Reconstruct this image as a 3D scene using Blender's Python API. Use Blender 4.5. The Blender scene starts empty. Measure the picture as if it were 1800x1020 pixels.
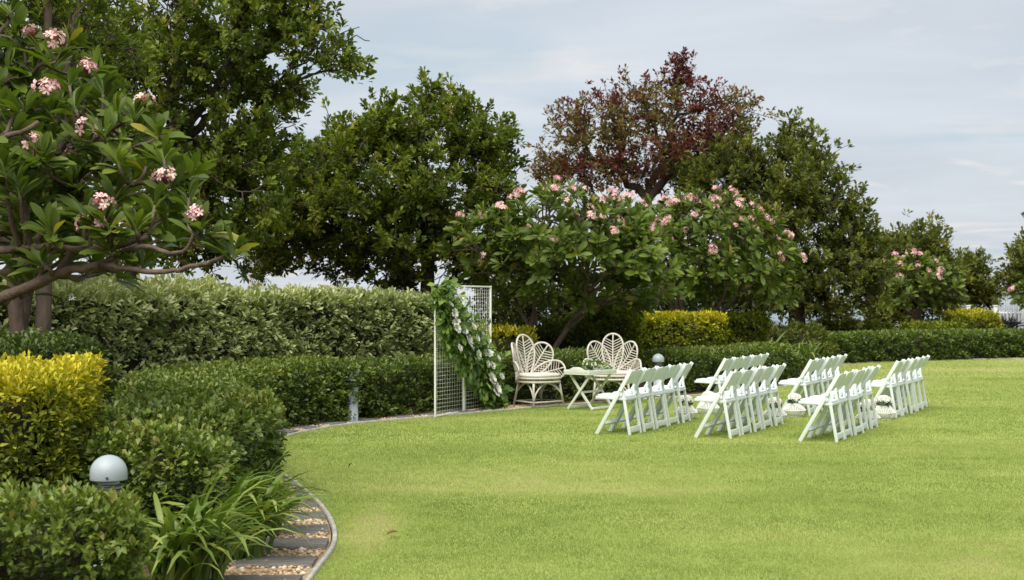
import bpy, bmesh, math, random
import numpy as np
from mathutils import Vector, Matrix

rng = np.random.default_rng(11)
random.seed(11)
SC = bpy.context.scene
COL = SC.collection
PI = math.pi
F, HY, EYE = 2500.0, 531.0, 1.6            # focal length in photo pixels, horizon row, eye height


def W(x, y, d):
    return np.array([(x - 900) / F * d, d, EYE - (y - HY) / F * d])


# ------------------------------------------------------------------ camera
cam = bpy.data.cameras.new('camera')
cam.lens = 50.0
cam.sensor_width = 36.0
cam.shift_y = 21.0 / 1800.0
cam.clip_end = 9000
cam.dof.use_dof = True
cam.dof.focus_distance = 13.0
cam.dof.aperture_fstop = 4.8
co = bpy.data.objects.new('camera', cam)
co.location = (0, 0, EYE)
co.rotation_euler = (PI / 2, 0, 0)
COL.objects.link(co)
SC.camera = co

# ------------------------------------------------------------------ sky and sun
SUN_EL, SUN_AZ = math.radians(57), math.radians(-160)   # azimuth from +Y (view direction), negative = left
world = bpy.data.worlds.new('World')
SC.world = world
world.use_nodes = True
wn, wl = world.node_tree.nodes, world.node_tree.links
wn.clear()
out = wn.new('ShaderNodeOutputWorld')
bg = wn.new('ShaderNodeBackground')
bg.inputs['Strength'].default_value = 0.087
wl.new(bg.outputs[0], out.inputs[0])
sky = wn.new('ShaderNodeTexSky')
sky.sky_type = 'NISHITA'
sky.sun_disc = False
sky.sun_elevation = SUN_EL
sky.sun_rotation = SUN_AZ
sky.air_density, sky.dust_density, sky.ozone_density = 1.0, 2.0, 1.0
tc = wn.new('ShaderNodeTexCoord')
sep = wn.new('ShaderNodeSeparateXYZ')
wl.new(tc.outputs['Generated'], sep.inputs[0])


def wmath(op, a, b=None, clamp=False):
    n = wn.new('ShaderNodeMath')
    n.operation = op
    n.use_clamp = clamp
    for i, v in enumerate((a, b)):
        if v is None:
            continue
        if isinstance(v, (int, float)):
            n.inputs[i].default_value = v
        else:
            wl.new(v, n.inputs[i])
    return n.outputs[0]


zz = wmath('ADD', wmath('MAXIMUM', sep.outputs['Z'], 0.0), 0.11)
cmb = wn.new('ShaderNodeCombineXYZ')
wl.new(wmath('DIVIDE', sep.outputs['X'], zz), cmb.inputs[0])
wl.new(wmath('DIVIDE', sep.outputs['Y'], zz), cmb.inputs[1])


def wnoise(scale, detail, rough, off, dist=0.4):
    mp = wn.new('ShaderNodeMapping')
    mp.inputs['Location'].default_value = off
    mp.inputs['Scale'].default_value = (0.75, 1.0, 1.0)
    mp.inputs['Rotation'].default_value = (0, 0, 0.18)
    wl.new(cmb.outputs[0], mp.inputs[0])
    n = wn.new('ShaderNodeTexNoise')
    n.inputs['Scale'].default_value = scale
    n.inputs['Detail'].default_value = detail
    n.inputs['Roughness'].default_value = rough
    n.inputs['Distortion'].default_value = dist
    wl.new(mp.outputs[0], n.inputs[0])
    return n.outputs[0]


def wramp(fac, stops):
    r = wn.new('ShaderNodeValToRGB')
    e = r.color_ramp.elements
    while len(e) < len(stops):
        e.new(0.5)
    for i, (p, c) in enumerate(stops):
        e[i].position = p
        e[i].color = (*c, 1)
    wl.new(fac, r.inputs[0])
    return r.outputs[0]


def wmix(fac, a, b):
    n = wn.new('ShaderNodeMix')
    n.data_type = 'RGBA'
    for s, v in ((n.inputs[0], fac), (n.inputs[6], a), (n.inputs[7], b)):
        if isinstance(v, (int, float)):
            s.default_value = v
        elif isinstance(v, tuple):
            s.default_value = v
        else:
            wl.new(v, s)
    return n.outputs[2]


# cloud deck: broad grey-blue layers, brighter warm-white patches, thin breaks that show blue
deck = wramp(wnoise(0.75, 6, 0.58, (3.1, 7.7, 0)), [(0.30, (0.555, 0.60, 0.66)), (0.50, (0.625, 0.67, 0.73)), (0.70, (0.69, 0.74, 0.805))])
warm = wramp(wnoise(1.9, 5, 0.55, (11.4, 2.2, 0)), [(0.54, (0, 0, 0)), (0.62, (1, 1, 1))])
deck2 = wmix(wmath('MULTIPLY', warm, 0.75), deck, (0.775, 0.765, 0.765, 1))
gap = wramp(wnoise(1.1, 4, 0.5, (5.3, 9.9, 0)), [(0.55, (0, 0, 0)), (0.66, (1, 1, 1))])
deck3 = wmix(wmath('MULTIPLY', gap, 0.45), deck2, (0.42, 0.565, 0.655, 1))
sc10 = wn.new('ShaderNodeVectorMath')
sc10.operation = 'SCALE'
sc10.inputs['Scale'].default_value = 10.0
wl.new(deck3, sc10.inputs[0])
wl.new(wmix(0.9, sky.outputs[0], sc10.outputs[0]), bg.inputs['Color'])

sun = bpy.data.lights.new('sun', 'SUN')
sun.energy = 4.35
sun.angle = math.radians(58)
sun.color = (1.0, 0.95, 0.86)
so = bpy.data.objects.new('sun', sun)
sd = Vector((math.sin(SUN_AZ) * math.cos(SUN_EL), math.cos(SUN_AZ) * math.cos(SUN_EL), math.sin(SUN_EL)))
so.rotation_euler = sd.to_track_quat('Z', 'Y').to_euler()
so.location = (-20, -5, 40)
COL.objects.link(so)

SC.view_settings.view_transform = 'Standard'
SC.view_settings.look = 'None'
SC.view_settings.exposure = 0.35
SC.view_settings.gamma = 1.0
SC.view_settings.use_curve_mapping = False
SC.render.engine = 'CYCLES'
SC.cycles.max_bounces = 7
SC.cycles.diffuse_bounces = 6
SC.cycles.glossy_bounces = 2
SC.cycles.transmission_bounces = 4
SC.cycles.use_denoising = True
SC.cycles.caustics_reflective = False
SC.cycles.caustics_refractive = False

# ------------------------------------------------------------------ materials


def newmat(name):
    m = bpy.data.materials.new(name)
    m.use_nodes = True
    return m, m.node_tree.nodes, m.node_tree.links, m.node_tree.nodes['Principled BSDF']


def ramp_node(nd, stops):
    r = nd.new('ShaderNodeValToRGB')
    e = r.color_ramp.elements
    while len(e) < len(stops):
        e.new(0.5)
    for i, (p, c) in enumerate(stops):
        e[i].position = p
        e[i].color = (*c, 1)
    return r


def leaf_mat(name, stops, rough=0.42, trans=0.22, spec=0.35, tcol=(1.3, 1.5, 0.5)):
    m, nd, ln, b = newmat(name)
    at = nd.new('ShaderNodeAttribute')
    at.attribute_name = 'tint'
    r = ramp_node(nd, stops)
    ln.new(at.outputs['Fac'], r.inputs[0])
    ln.new(r.outputs[0], b.inputs['Base Color'])
    b.inputs['Roughness'].default_value = rough
    b.inputs['Specular IOR Level'].default_value = spec
    t = nd.new('ShaderNodeBsdfTranslucent')
    mul = nd.new('ShaderNodeMix')
    mul.data_type = 'RGBA'
    mul.blend_type = 'MULTIPLY'
    mul.inputs[0].default_value = 1.0
    ln.new(r.outputs[0], mul.inputs[6])
    mul.inputs[7].default_value = (*tcol, 1)
    ln.new(mul.outputs[2], t.inputs['Color'])
    mx = nd.new('ShaderNodeMixShader')
    mx.inputs[0].default_value = trans
    ln.new(b.outputs[0], mx.inputs[1])
    ln.new(t.outputs[0], mx.inputs[2])
    ln.new(mx.outputs[0], nd['Material Output'].inputs[0])
    return m


def solid_mat(name, c1, c2=None, rough=0.6, scale=8.0, bump=0.0, bscale=60.0, spec=0.4, stretch=(1, 1, 1), coords='Object', metallic=0.0):
    m, nd, ln, b = newmat(name)
    c2 = c2 or c1
    tcn = nd.new('ShaderNodeTexCoord')
    mp = nd.new('ShaderNodeMapping')
    mp.inputs['Scale'].default_value = stretch
    ln.new(tcn.outputs[coords], mp.inputs[0])
    n = nd.new('ShaderNodeTexNoise')
    n.inputs['Scale'].default_value = scale
    n.inputs['Detail'].default_value = 6
    n.inputs['Roughness'].default_value = 0.6
    ln.new(mp.outputs[0], n.inputs[0])
    r = ramp_node(nd, [(0.32, c1), (0.68, c2)])
    ln.new(n.outputs[0], r.inputs[0])
    ln.new(r.outputs[0], b.inputs['Base Color'])
    b.inputs['Roughness'].default_value = rough
    b.inputs['Specular IOR Level'].default_value = spec
    b.inputs['Metallic'].default_value = metallic
    if bump:
        n2 = nd.new('ShaderNodeTexNoise')
        n2.inputs['Scale'].default_value = bscale
        n2.inputs['Detail'].default_value = 5
        ln.new(mp.outputs[0], n2.inputs[0])
        bp = nd.new('ShaderNodeBump')
        bp.inputs['Strength'].default_value = bump
        bp.inputs['Distance'].default_value = 0.02
        ln.new(n2.outputs[0], bp.inputs['Height'])
        ln.new(bp.outputs[0], b.inputs['Normal'])
    return m


M = {}
M['leaf_big'] = leaf_mat('tree_leaf', [(0.0, (0.051, 0.074, 0.014)), (0.4, (0.109, 0.146, 0.022)), (0.75, (0.216, 0.249, 0.033)), (0.97, (0.364, 0.314, 0.045))], spec=0.2, rough=0.5, trans=0.3)
M['leaf_far'] = leaf_mat('tree_leaf_olive', [(0.0, (0.056, 0.069, 0.019)), (0.5, (0.122, 0.144, 0.030)), (1.0, (0.253, 0.239, 0.049))], spec=0.15, rough=0.55, trans=0.28)
M['leaf_red'] = leaf_mat('tree_leaf_russet', [(0.0, (0.117, 0.036, 0.029)), (0.45, (0.171, 0.053, 0.043)), (0.60, (0.117, 0.092, 0.034)), (1.0, (0.185, 0.155, 0.042))], tcol=(1.3, 1.0, 0.7), spec=0.15, rough=0.55, trans=0.28)
M['leaf_plum'] = leaf_mat('frangipani_leaf', [(0.0, (0.051, 0.075, 0.016)), (0.5, (0.102, 0.148, 0.023)), (0.85, (0.165, 0.212, 0.032)), (1.0, (0.318, 0.257, 0.041))], rough=0.45, trans=0.27, spec=0.22)
M['leaf_box'] = leaf_mat('hedge_leaf', [(0.0, (0.041, 0.060, 0.016)), (0.5, (0.096, 0.141, 0.026)), (0.9, (0.199, 0.253, 0.044)), (1.0, (0.232, 0.202, 0.051))], rough=0.38, trans=0.2, spec=0.35)
M['leaf_pitto'] = leaf_mat('pale_hedge_leaf', [(0.0, (0.131, 0.161, 0.062)), (0.5, (0.287, 0.332, 0.136)), (1.0, (0.556, 0.565, 0.290))], rough=0.5, trans=0.2, spec=0.2)
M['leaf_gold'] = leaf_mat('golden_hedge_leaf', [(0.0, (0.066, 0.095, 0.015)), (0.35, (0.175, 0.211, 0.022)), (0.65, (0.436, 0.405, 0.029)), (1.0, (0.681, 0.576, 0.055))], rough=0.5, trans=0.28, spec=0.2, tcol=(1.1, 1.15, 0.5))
M['leaf_lime'] = leaf_mat('lime_hedge_leaf', [(0.0, (0.077, 0.107, 0.013)), (0.5, (0.189, 0.221, 0.018)), (1.0, (0.560, 0.481, 0.026))], rough=0.5, trans=0.22, spec=0.2)
M['leaf_strap'] = leaf_mat('strap_leaf', [(0.0, (0.047, 0.080, 0.016)), (0.5, (0.100, 0.160, 0.026)), (1.0, (0.252, 0.300, 0.070))], rough=0.36, trans=0.25, spec=0.35)
M['leaf_garland'] = leaf_mat('garland_leaf', [(0.0, (0.050, 0.097, 0.022)), (0.5, (0.115, 0.193, 0.036)), (1.0, (0.250, 0.345, 0.072))], rough=0.4, trans=0.22, spec=0.3)
M['leaf_dark'] = leaf_mat('dark_spiky_leaf', [(0.0, (0.016, 0.020, 0.024)), (1.0, (0.05, 0.055, 0.06))], trans=0.1)
M['grass'] = leaf_mat('grass_blade', [(0.0, (0.173, 0.230, 0.052)), (0.4, (0.266, 0.334, 0.088)), (0.7, (0.351, 0.387, 0.127)), (1.0, (0.479, 0.430, 0.218))], rough=0.6, trans=0.3, spec=0.15, tcol=(1.1, 1.12, 0.8))
M['petal_pink'] = leaf_mat('frangipani_petal', [(0.0, (0.78, 0.50, 0.10)), (0.22, (0.84, 0.70, 0.62)), (0.55, (0.80, 0.40, 0.46)), (1.0, (0.66, 0.17, 0.28))], rough=0.6, trans=0.25, tcol=(1, 1, 1), spec=0.15)
M['petal_white'] = leaf_mat('white_petal', [(0.0, (0.55, 0.58, 0.30)), (0.3, (0.74, 0.73, 0.60)), (1.0, (0.82, 0.81, 0.76))], rough=0.6, trans=0.25, tcol=(1, 1, 1))
M['stalk'] = solid_mat('flower_stalk', (0.16, 0.035, 0.045), (0.26, 0.07, 0.07), 0.6)
M['bark'] = solid_mat('bark', (0.045, 0.032, 0.024), (0.105, 0.078, 0.058), 0.9, 5, 0.9, 22, 0.2, (1, 1, 0.35))
M['bark_plum'] = solid_mat('frangipani_bark', (0.070, 0.050, 0.036), (0.150, 0.110, 0.082), 0.85, 7, 0.6, 40, 0.25)
M['core'] = solid_mat('twigs', (0.022, 0.022, 0.012), (0.042, 0.040, 0.020), 0.95, 14, 1.0, 40, 0.1)
M['white_resin'] = solid_mat('white_resin', (0.60, 0.655, 0.635), (0.65, 0.70, 0.68), 0.38, 3, 0, 1, 0.45)
M['white_seat'] = solid_mat('white_seat_pad', (0.70, 0.725, 0.74), (0.745, 0.77, 0.785), 0.42, 3, 0, 1, 0.45)
M['white_wire'] = solid_mat('white_coated_wire', (0.70, 0.72, 0.66), (0.78, 0.79, 0.74), 0.45, 6)
M['white_paint'] = solid_mat('white_painted_wood', (0.55, 0.57, 0.50), (0.66, 0.68, 0.61), 0.5, 5, 0.15, 50, 0.4, (1, 1, 0.3))
M['rattan'] = solid_mat('bleached_rattan', (0.43, 0.40, 0.34), (0.59, 0.555, 0.485), 0.55, 16, 0.3, 80)
M['cushion'] = solid_mat('cream_cushion', (0.56, 0.53, 0.46), (0.64, 0.61, 0.54), 0.9, 10, 0.3, 160, 0.15)
M['grey_metal'] = solid_mat('grey_powder_coat', (0.30, 0.345, 0.365), (0.35, 0.395, 0.415), 0.42, 4, 0.1, 90, 0.45)
M['dark_metal'] = solid_mat('bollard_louvre', (0.05, 0.055, 0.06), None, 0.5)
M['lens'] = solid_mat('frosted_lens', (0.45, 0.48, 0.48), (0.5, 0.53, 0.53), 0.3)
M['timber'] = solid_mat('weathered_sleeper', (0.135, 0.125, 0.115), (0.28, 0.265, 0.245), 0.88, 4, 0.9, 34, 0.15, (1.2, 9, 2))
M['kerb'] = solid_mat('concrete_kerb', (0.28, 0.265, 0.23), (0.47, 0.45, 0.40), 0.9, 9, 0.4, 60, 0.2)
M['mulch'] = solid_mat('mulch', (0.045, 0.028, 0.019), (0.13, 0.085, 0.055), 0.95, 9, 1.0, 24, 0.1)
M['gravel_bed'] = solid_mat('gravel_bed', (0.30, 0.21, 0.12), (0.50, 0.38, 0.24), 0.95, 40, 1.0, 60, 0.2)
M['pebble'] = leaf_mat('pebble', [(0.0, (0.310, 0.193, 0.098)), (0.4, (0.482, 0.336, 0.197)), (0.75, (0.602, 0.479, 0.328)), (1.0, (0.688, 0.622, 0.508))], rough=0.7, trans=0.0, spec=0.3)
M['dead_leaf'] = solid_mat('dead_leaf', (0.11, 0.055, 0.025), (0.20, 0.11, 0.05), 0.8, 30)
M['white_fence'] = solid_mat('white_fence_paint', (0.68, 0.71, 0.73), (0.76, 0.78, 0.79), 0.5, 3)
M['grey_wall'] = solid_mat('grey_cladding', (0.30, 0.34, 0.37), (0.36, 0.40, 0.43), 0.6, 2)
M['tan_metal'] = solid_mat('tan_paint', (0.36, 0.30, 0.22), (0.42, 0.36, 0.28), 0.5, 4)
M['brass'] = solid_mat('label_plate', (0.30, 0.22, 0.08), None, 0.4)

# lawn soil sheet
m, nd, ln, b = newmat('lawn_thatch')
tcn = nd.new('ShaderNodeTexCoord')
n1 = nd.new('ShaderNodeTexNoise')
n1.inputs['Scale'].default_value = 0.55
n1.inputs['Detail'].default_value = 5
n2 = nd.new('ShaderNodeTexNoise')
n2.inputs['Scale'].default_value = 55
n2.inputs['Detail'].default_value = 4
ln.new(tcn.outputs['Object'], n1.inputs[0])
ln.new(tcn.outputs['Object'], n2.inputs[0])
mx = nd.new('ShaderNodeMath')
mx.operation = 'MULTIPLY_ADD'
mx.inputs[1].default_value = 0.5
ln.new(n2.outputs[0], mx.inputs[0])
hl = nd.new('ShaderNodeMath')
hl.operation = 'MULTIPLY'
hl.inputs[1].default_value = 0.55
ln.new(n1.outputs[0], hl.inputs[0])
ln.new(hl.outputs[0], mx.inputs[2])
r = ramp_node(nd, [(0.33, (0.178, 0.232, 0.048)), (0.52, (0.245, 0.308, 0.070)), (0.70, (0.33, 0.36, 0.11))])
ln.new(mx.outputs[0], r.inputs[0])
ln.new(r.outputs[0], b.inputs['Base Color'])
b.inputs['Roughness'].default_value = 0.9
b.inputs['Specular IOR Level'].default_value = 0.1
bp = nd.new('ShaderNodeBump')
bp.inputs['Strength'].default_value = 0.6
bp.inputs['Distance'].default_value = 0.02
ln.new(n2.outputs[0], bp.inputs['Height'])
ln.new(bp.outputs[0], b.inputs['Normal'])
M['lawn'] = m

m, nd, ln, b = newmat('sea')
b.inputs['Base Color'].default_value = (0.10, 0.15, 0.17, 1)
b.inputs['Roughness'].default_value = 0.25
M['water'] = m

# ------------------------------------------------------------------ object helpers


def tag(o, label=None, cat=None, group=None, kind=None):
    for k, v in (('label', label), ('category', cat), ('group', group), ('kind', kind)):
        if v:
            o[k] = v
    return o


def link(name, data, parent=None, mw=None):
    o = bpy.data.objects.new(name, data)
    COL.objects.link(o)
    if parent is not None:
        o.parent = parent
    if mw is not None:
        o.matrix_basis = mw
    return o


def empty(name, loc=(0, 0, 0), rz=0.0):
    o = bpy.data.objects.new(name, None)
    o.empty_display_size = 0.1
    o.location = loc
    o.rotation_euler = (0, 0, rz)
    COL.objects.link(o)
    return o


def children_of(o):
    return list(o.children)


def copy_tree(o, parent=None):
    c = o.copy()
    COL.objects.link(c)
    c.parent = parent
    for ch in children_of(o):
        copy_tree(ch, c)
    return c


class MB:
    """collects vertices, triangles / quads and a per-vertex tint; makes one mesh"""

    def __init__(self):
        self.V, self.F, self.T, self.n = [], {3: [], 4: []}, [], 0

    def add(self, v, f, t=0.5):
        v = np.asarray(v, float).reshape(-1, 3)
        if isinstance(f, (list, tuple)) and len(f) and len({len(q) for q in f}) > 1:
            groups = [np.array([q for q in f if len(q) == k]) for k in (3, 4)]
        else:
            groups = [np.asarray(f)]
        for g in groups:
            if len(g):
                self.F[g.shape[1]].append(g + self.n)
        self.V.append(v)
        self.T.append(np.broadcast_to(np.asarray(t, float), (len(v),)))
        self.n += len(v)

    def box(self, c, s, rot=None, t=0.5):
        p = np.array([[x, y, z] for x in (-.5, .5) for y in (-.5, .5) for z in (-.5, .5)]) * np.array(s)
        if rot is not None:
            p = p @ np.array(rot).T
        self.add(p + np.array(c), [[0, 1, 3, 2], [4, 6, 7, 5], [0, 4, 5, 1], [2, 3, 7, 6], [0, 2, 6, 4], [1, 5, 7, 3]], t)

    def bar(self, a, b, w, h, up=(0, 0, 1), t=0.5):
        """a rectangular bar from a to b, w across and h along `up`"""
        a, b = np.array(a, float), np.array(b, float)
        y = (b - a)
        L = np.linalg.norm(y)
        y /= L
        x = np.cross(y, up)
        x /= np.linalg.norm(x)
        z = np.cross(x, y)
        self.box((a + b) / 2, (w, L, h), np.array([x, y, z]).T, t)

    def tube(self, pts, rad, sides=6, t=0.5, cap=True, closed=False):
        pts = np.array(pts, float)
        n = len(pts)
        rad = np.broadcast_to(np.asarray(rad, float), (n,))
        if closed:
            tan = np.roll(pts, -1, 0) - np.roll(pts, 1, 0)
        else:
            tan = np.gradient(pts, axis=0)
        tan /= np.linalg.norm(tan, axis=1)[:, None] + 1e-12
        ref = np.array([0, 0, 1.0]) if abs(tan[:, 2]).mean() < 0.8 else np.array([1.0, 0.1, 0])
        u = np.cross(tan, ref)
        u /= np.linalg.norm(u, axis=1)[:, None] + 1e-12
        v = np.cross(tan, u)
        a = np.arange(sides) * 2 * PI / sides
        ring = pts[:, None] + rad[:, None, None] * (np.cos(a)[None, :, None] * u[:, None] + np.sin(a)[None, :, None] * v[:, None])
        idx = np.arange(n * sides).reshape(n, sides)
        A = idx if closed else idx[:-1]
        B = np.roll(idx, -1, 0) if closed else idx[1:]
        q = np.stack([A, np.roll(A, -1, 1), np.roll(B, -1, 1), B], -1).reshape(-1, 4)
        vv = ring.reshape(-1, 3)
        if cap and not closed:
            vv = np.concatenate([vv, pts[[0, -1]]])
            k = n * sides
            f3 = [[k, (j + 1) % sides, j] for j in range(sides)] + [[k + 1, idx[-1, j], idx[-1, (j + 1) % sides]] for j in range(sides)]
            self.add(vv, np.array(q), t)
            off = self.n - len(vv)
            self.F[3].append(np.array(f3) + off)
        else:
            self.add(vv, q, t)

    def lathe(self, prof, sides=24, c=(0, 0, 0), t=0.5):
        prof = np.array(prof, float)
        a = np.arange(sides) * 2 * PI / sides
        v = np.stack([prof[:, 0, None] * np.cos(a), prof[:, 0, None] * np.sin(a), np.repeat(prof[:, 1, None], sides, 1)], -1)
        idx = np.arange(len(prof) * sides).reshape(len(prof), sides)
        A, B = idx[:-1], idx[1:]
        self.add(v.reshape(-1, 3) + np.array(c), np.stack([A, np.roll(A, -1, 1), np.roll(B, -1, 1), B], -1).reshape(-1, 4), t)

    def prism(self, outline, thick, frame, t=0.5):
        """outline (n,2) extruded +-thick/2; frame = (origin, u, v, w) ; quads on the sides and a strip of quads across"""
        o, u, v, w = [np.array(k, float) for k in frame]
        P = np.array(outline, float)
        n = len(P)
        base = o + P[:, :1] * u + P[:, 1:] * v
        vv = np.concatenate([base - w * thick / 2, base + w * thick / 2])
        i = np.arange(n)
        side = np.stack([i, (i + 1) % n, (i + 1) % n + n, i + n], 1)
        h = n // 2
        top = [[k, k + 1, n - 2 - k, n - 1 - k] for k in range(h - 1)]
        faces = np.concatenate([side, np.array([q[::-1] for q in top]), np.array(top) + n])
        self.add(vv, faces, t)

    def mesh(self, name, mat, smooth=False, bevel=0.0):
        V = np.concatenate(self.V)
        fl = [(k, np.concatenate(self.F[k])) for k in (3, 4) if self.F[k]]
        me = bpy.data.meshes.new(name)
        loops = np.concatenate([f.ravel() for _, f in fl]).astype(np.int32)
        tot = np.concatenate([np.full(len(f), k) for k, f in fl])
        me.vertices.add(len(V))
        me.vertices.foreach_set('co', V.astype(np.float32).ravel())
        me.loops.add(len(loops))
        me.loops.foreach_set('vertex_index', loops)
        me.polygons.add(len(tot))
        me.polygons.foreach_set('loop_start', (np.cumsum(tot) - tot).astype(np.int32))
        at = me.attributes.new('tint', 'FLOAT', 'POINT')
        at.data.foreach_set('value', np.concatenate(self.T).astype(np.float32))
        me.update(calc_edges=True)
        if bevel:
            bm = bmesh.new()
            bm.from_mesh(me)
            bmesh.ops.recalc_face_normals(bm, faces=bm.faces)
            ed = [e for e in bm.edges if len(e.link_faces) == 2 and e.calc_face_angle(0) > 0.6]
            bmesh.ops.bevel(bm, geom=ed, offset=bevel, segments=2, affect='EDGES', profile=0.6)
            bm.to_mesh(me)
            bm.free()
        if smooth:
            me.polygons.foreach_set('use_smooth', np.ones(len(me.polygons), bool))
        if mat is not None:
            me.materials.append(mat)
        return me

    def build(self, name, mat, parent=None, smooth=False, bevel=0.0, kind=None):
        o = link(name, self.mesh(name, mat, smooth, bevel), parent)
        if kind:
            o['kind'] = kind
        return o


# ------------------------------------------------------------------ leaves
T_DIAMOND = (np.array([[0, 0, 0], [.5, .5, .12], [0, 1, -.06], [-.5, .5, .12]]), np.array([[0, 1, 2], [0, 2, 3]]))
T_OBOV = (np.array([[0, 0, 0], [.26, .3, .05], [.5, .68, .08], [0, 1, -.08], [-.5, .68, .08], [-.26, .3, .05], [0, .6, 0.0]]),
          np.array([[0, 1, 2, 6], [6, 2, 3, 3], [0, 6, 4, 5], [6, 3, 4, 4]]))
T_OBOV = (T_OBOV[0], [[0, 1, 2, 6], [0, 6, 4, 5], [6, 2, 3], [6, 3, 4]])


def unit(a):
    return a / (np.linalg.norm(a, axis=-1, keepdims=True) + 1e-12)


def add_leaves(mb, P, D, N, L, Wr, tint, tmpl=T_DIAMOND):
    """P base points, D directions, N normal hints, L lengths, Wr width/length, tint per leaf"""
    n = len(P)
    if n == 0:
        return
    D = unit(D)
    S = unit(np.cross(D, N))
    U = np.cross(S, D)
    tv, tf = tmpl
    L = np.broadcast_to(L, (n,))
    v = P[:, None] + L[:, None, None] * ((tv[:, 0] * Wr)[None, :, None] * S[:, None] + tv[:, 1][None, :, None] * D[:, None] + tv[:, 2][None, :, None] * U[:, None] * 0.9)
    k = len(tv)
    off = (np.arange(n) * k)[:, None, None]
    base = mb.n
    mb.V.append(v.reshape(-1, 3))
    mb.T.append(np.repeat(tint, k))
    mb.n += n * k
    for sz in (3, 4):
        fs = np.array([f for f in (tf.tolist() if isinstance(tf, np.ndarray) else tf) if len(f) == sz])
        if len(fs):
            mb.F[sz].append((fs[None] + off).reshape(-1, sz) + base)


def rsphere(n):
    return unit(rng.normal(size=(n, 3)))


def sprigs(mb, P, A, per, L, Wr, tint, spread=0.9, tmpl=T_DIAMOND, stem=0.6, upn=0.6):
    """clusters of `per` leaves at points P round axes A"""
    n = len(P)
    Pp = np.repeat(P, per, 0)
    Ap = np.repeat(unit(A), per, 0)
    r = rsphere(n * per)
    D = unit(Ap + r * spread)
    Ls = L * rng.uniform(0.7, 1.2, n * per)
    along = rng.uniform(-0.5, 0.5, (n * per, 1)) * stem * L * 2
    base = Pp + Ap * along + r * L * 0.25
    Nn = unit(Ap * 0.7 + np.array([0, 0, upn]) + rsphere(n * per) * 0.5)
    tt = np.clip(np.repeat(tint, per) + rng.normal(0, 0.12, n * per), 0, 1)
    add_leaves(mb, base, D, Nn, Ls, Wr, tt, tmpl)


def vnoise(x, y, scale, seed):
    g = np.random.default_rng(seed).uniform(0, 1, (128, 128))
    u, v = x * scale + 500.0, y * scale + 500.0
    i, j = np.floor(u).astype(int), np.floor(v).astype(int)
    fu, fv = u - i, v - j
    fu, fv = fu * fu * (3 - 2 * fu), fv * fv * (3 - 2 * fv)
    a, b_, c, d = g[i % 128, j % 128], g[(i + 1) % 128, j % 128], g[i % 128, (j + 1) % 128], g[(i + 1) % 128, (j + 1) % 128]
    return (a * (1 - fu) + b_ * fu) * (1 - fv) + (c * (1 - fu) + d * fu) * fv


def inpoly(x, y, poly):
    poly = np.asarray(poly)
    c = np.zeros(len(x), bool)
    j = len(poly) - 1
    for i in range(len(poly)):
        xi, yi = poly[i]
        xj, yj = poly[j]
        hit = ((yi > y) != (yj > y)) & (x < (xj - xi) * (y - yi) / (yj - yi + 1e-12) + xi)
        c ^= hit
        j = i
    return c


def smooth_line(pts, step=0.15):
    """Catmull-Rom through pts, resampled evenly"""
    p = np.array(pts, float)
    p = np.concatenate([[2 * p[0] - p[1]], p, [2 * p[-1] - p[-2]]])
    o = []
    for i in range(1, len(p) - 2):
        t = np.linspace(0, 1, 24, endpoint=False)[:, None]
        a, b_, c, d = p[i - 1], p[i], p[i + 1], p[i + 2]
        o.append(0.5 * ((2 * b_) + (c - a) * t + (2 * a - 5 * b_ + 4 * c - d) * t ** 2 + (3 * b_ - a - 3 * c + d) * t ** 3))
    o.append(p[-2][None])
    o = np.concatenate(o)
    s = np.concatenate([[0], np.cumsum(np.linalg.norm(np.diff(o, axis=0), axis=1))])
    q = np.arange(0, s[-1], step)
    return np.stack([np.interp(q, s, o[:, k]) for k in range(p.shape[1])], 1)


def left_normals(line):
    t = unit(np.gradient(line, axis=0))
    return np.stack([-t[:, 1], t[:, 0]], 1)


# ------------------------------------------------------------------ the ground
KERB = smooth_line([(-1.35, 3.0), (-1.2, 6.0), (-1.155, 8.5), (-1.19, 9.66), (-1.46, 11.05), (-1.92, 12.6), (-2.45, 14.2), (-2.74, 15.6),
                    (-2.66, 17.0), (-2.17, 18.5), (-1.15, 19.75), (-0.1, 21.0), (0.89, 22.1), (2.0, 23.2), (3.2, 24.4), (4.7, 26.3), (6.1, 28.4),
                    (7.1, 31.5), (8.0, 35.2), (9.5, 37.6), (14.5, 40.3), (22.0, 42.5), (34.0, 45.0)], 0.12)
kn = left_normals(KERB)


def sheet(name, poly, z, mat, label=None):
    """a flat polygon, triangulated"""
    bm = bmesh.new()
    vs = [bm.verts.new((p[0], p[1], z)) for p in poly]
    f = bm.faces.new(vs)
    bm.normal_update()
    if f.normal.z < 0:
        f.normal_flip()
    bmesh.ops.triangulate(bm, faces=[f])
    me = bpy.data.meshes.new(name)
    bm.to_mesh(me)
    bm.free()
    me.materials.append(mat)
    return tag(link(name, me), label, kind='structure')


sheet('ground', [(-90, -20), (90, -20), (90, 95), (-90, 95)], -0.008, M['mulch'])
sheet('sea', [(-5000, 94), (5000, 94), (5000, 7000), (-5000, 7000)], -5.0, M['water'])
LAWN = np.concatenate([KERB, [(34.0, 2.0), (-1.4, 2.0)]])
sheet('lawn', LAWN, 0.0, M['lawn'])

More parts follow.
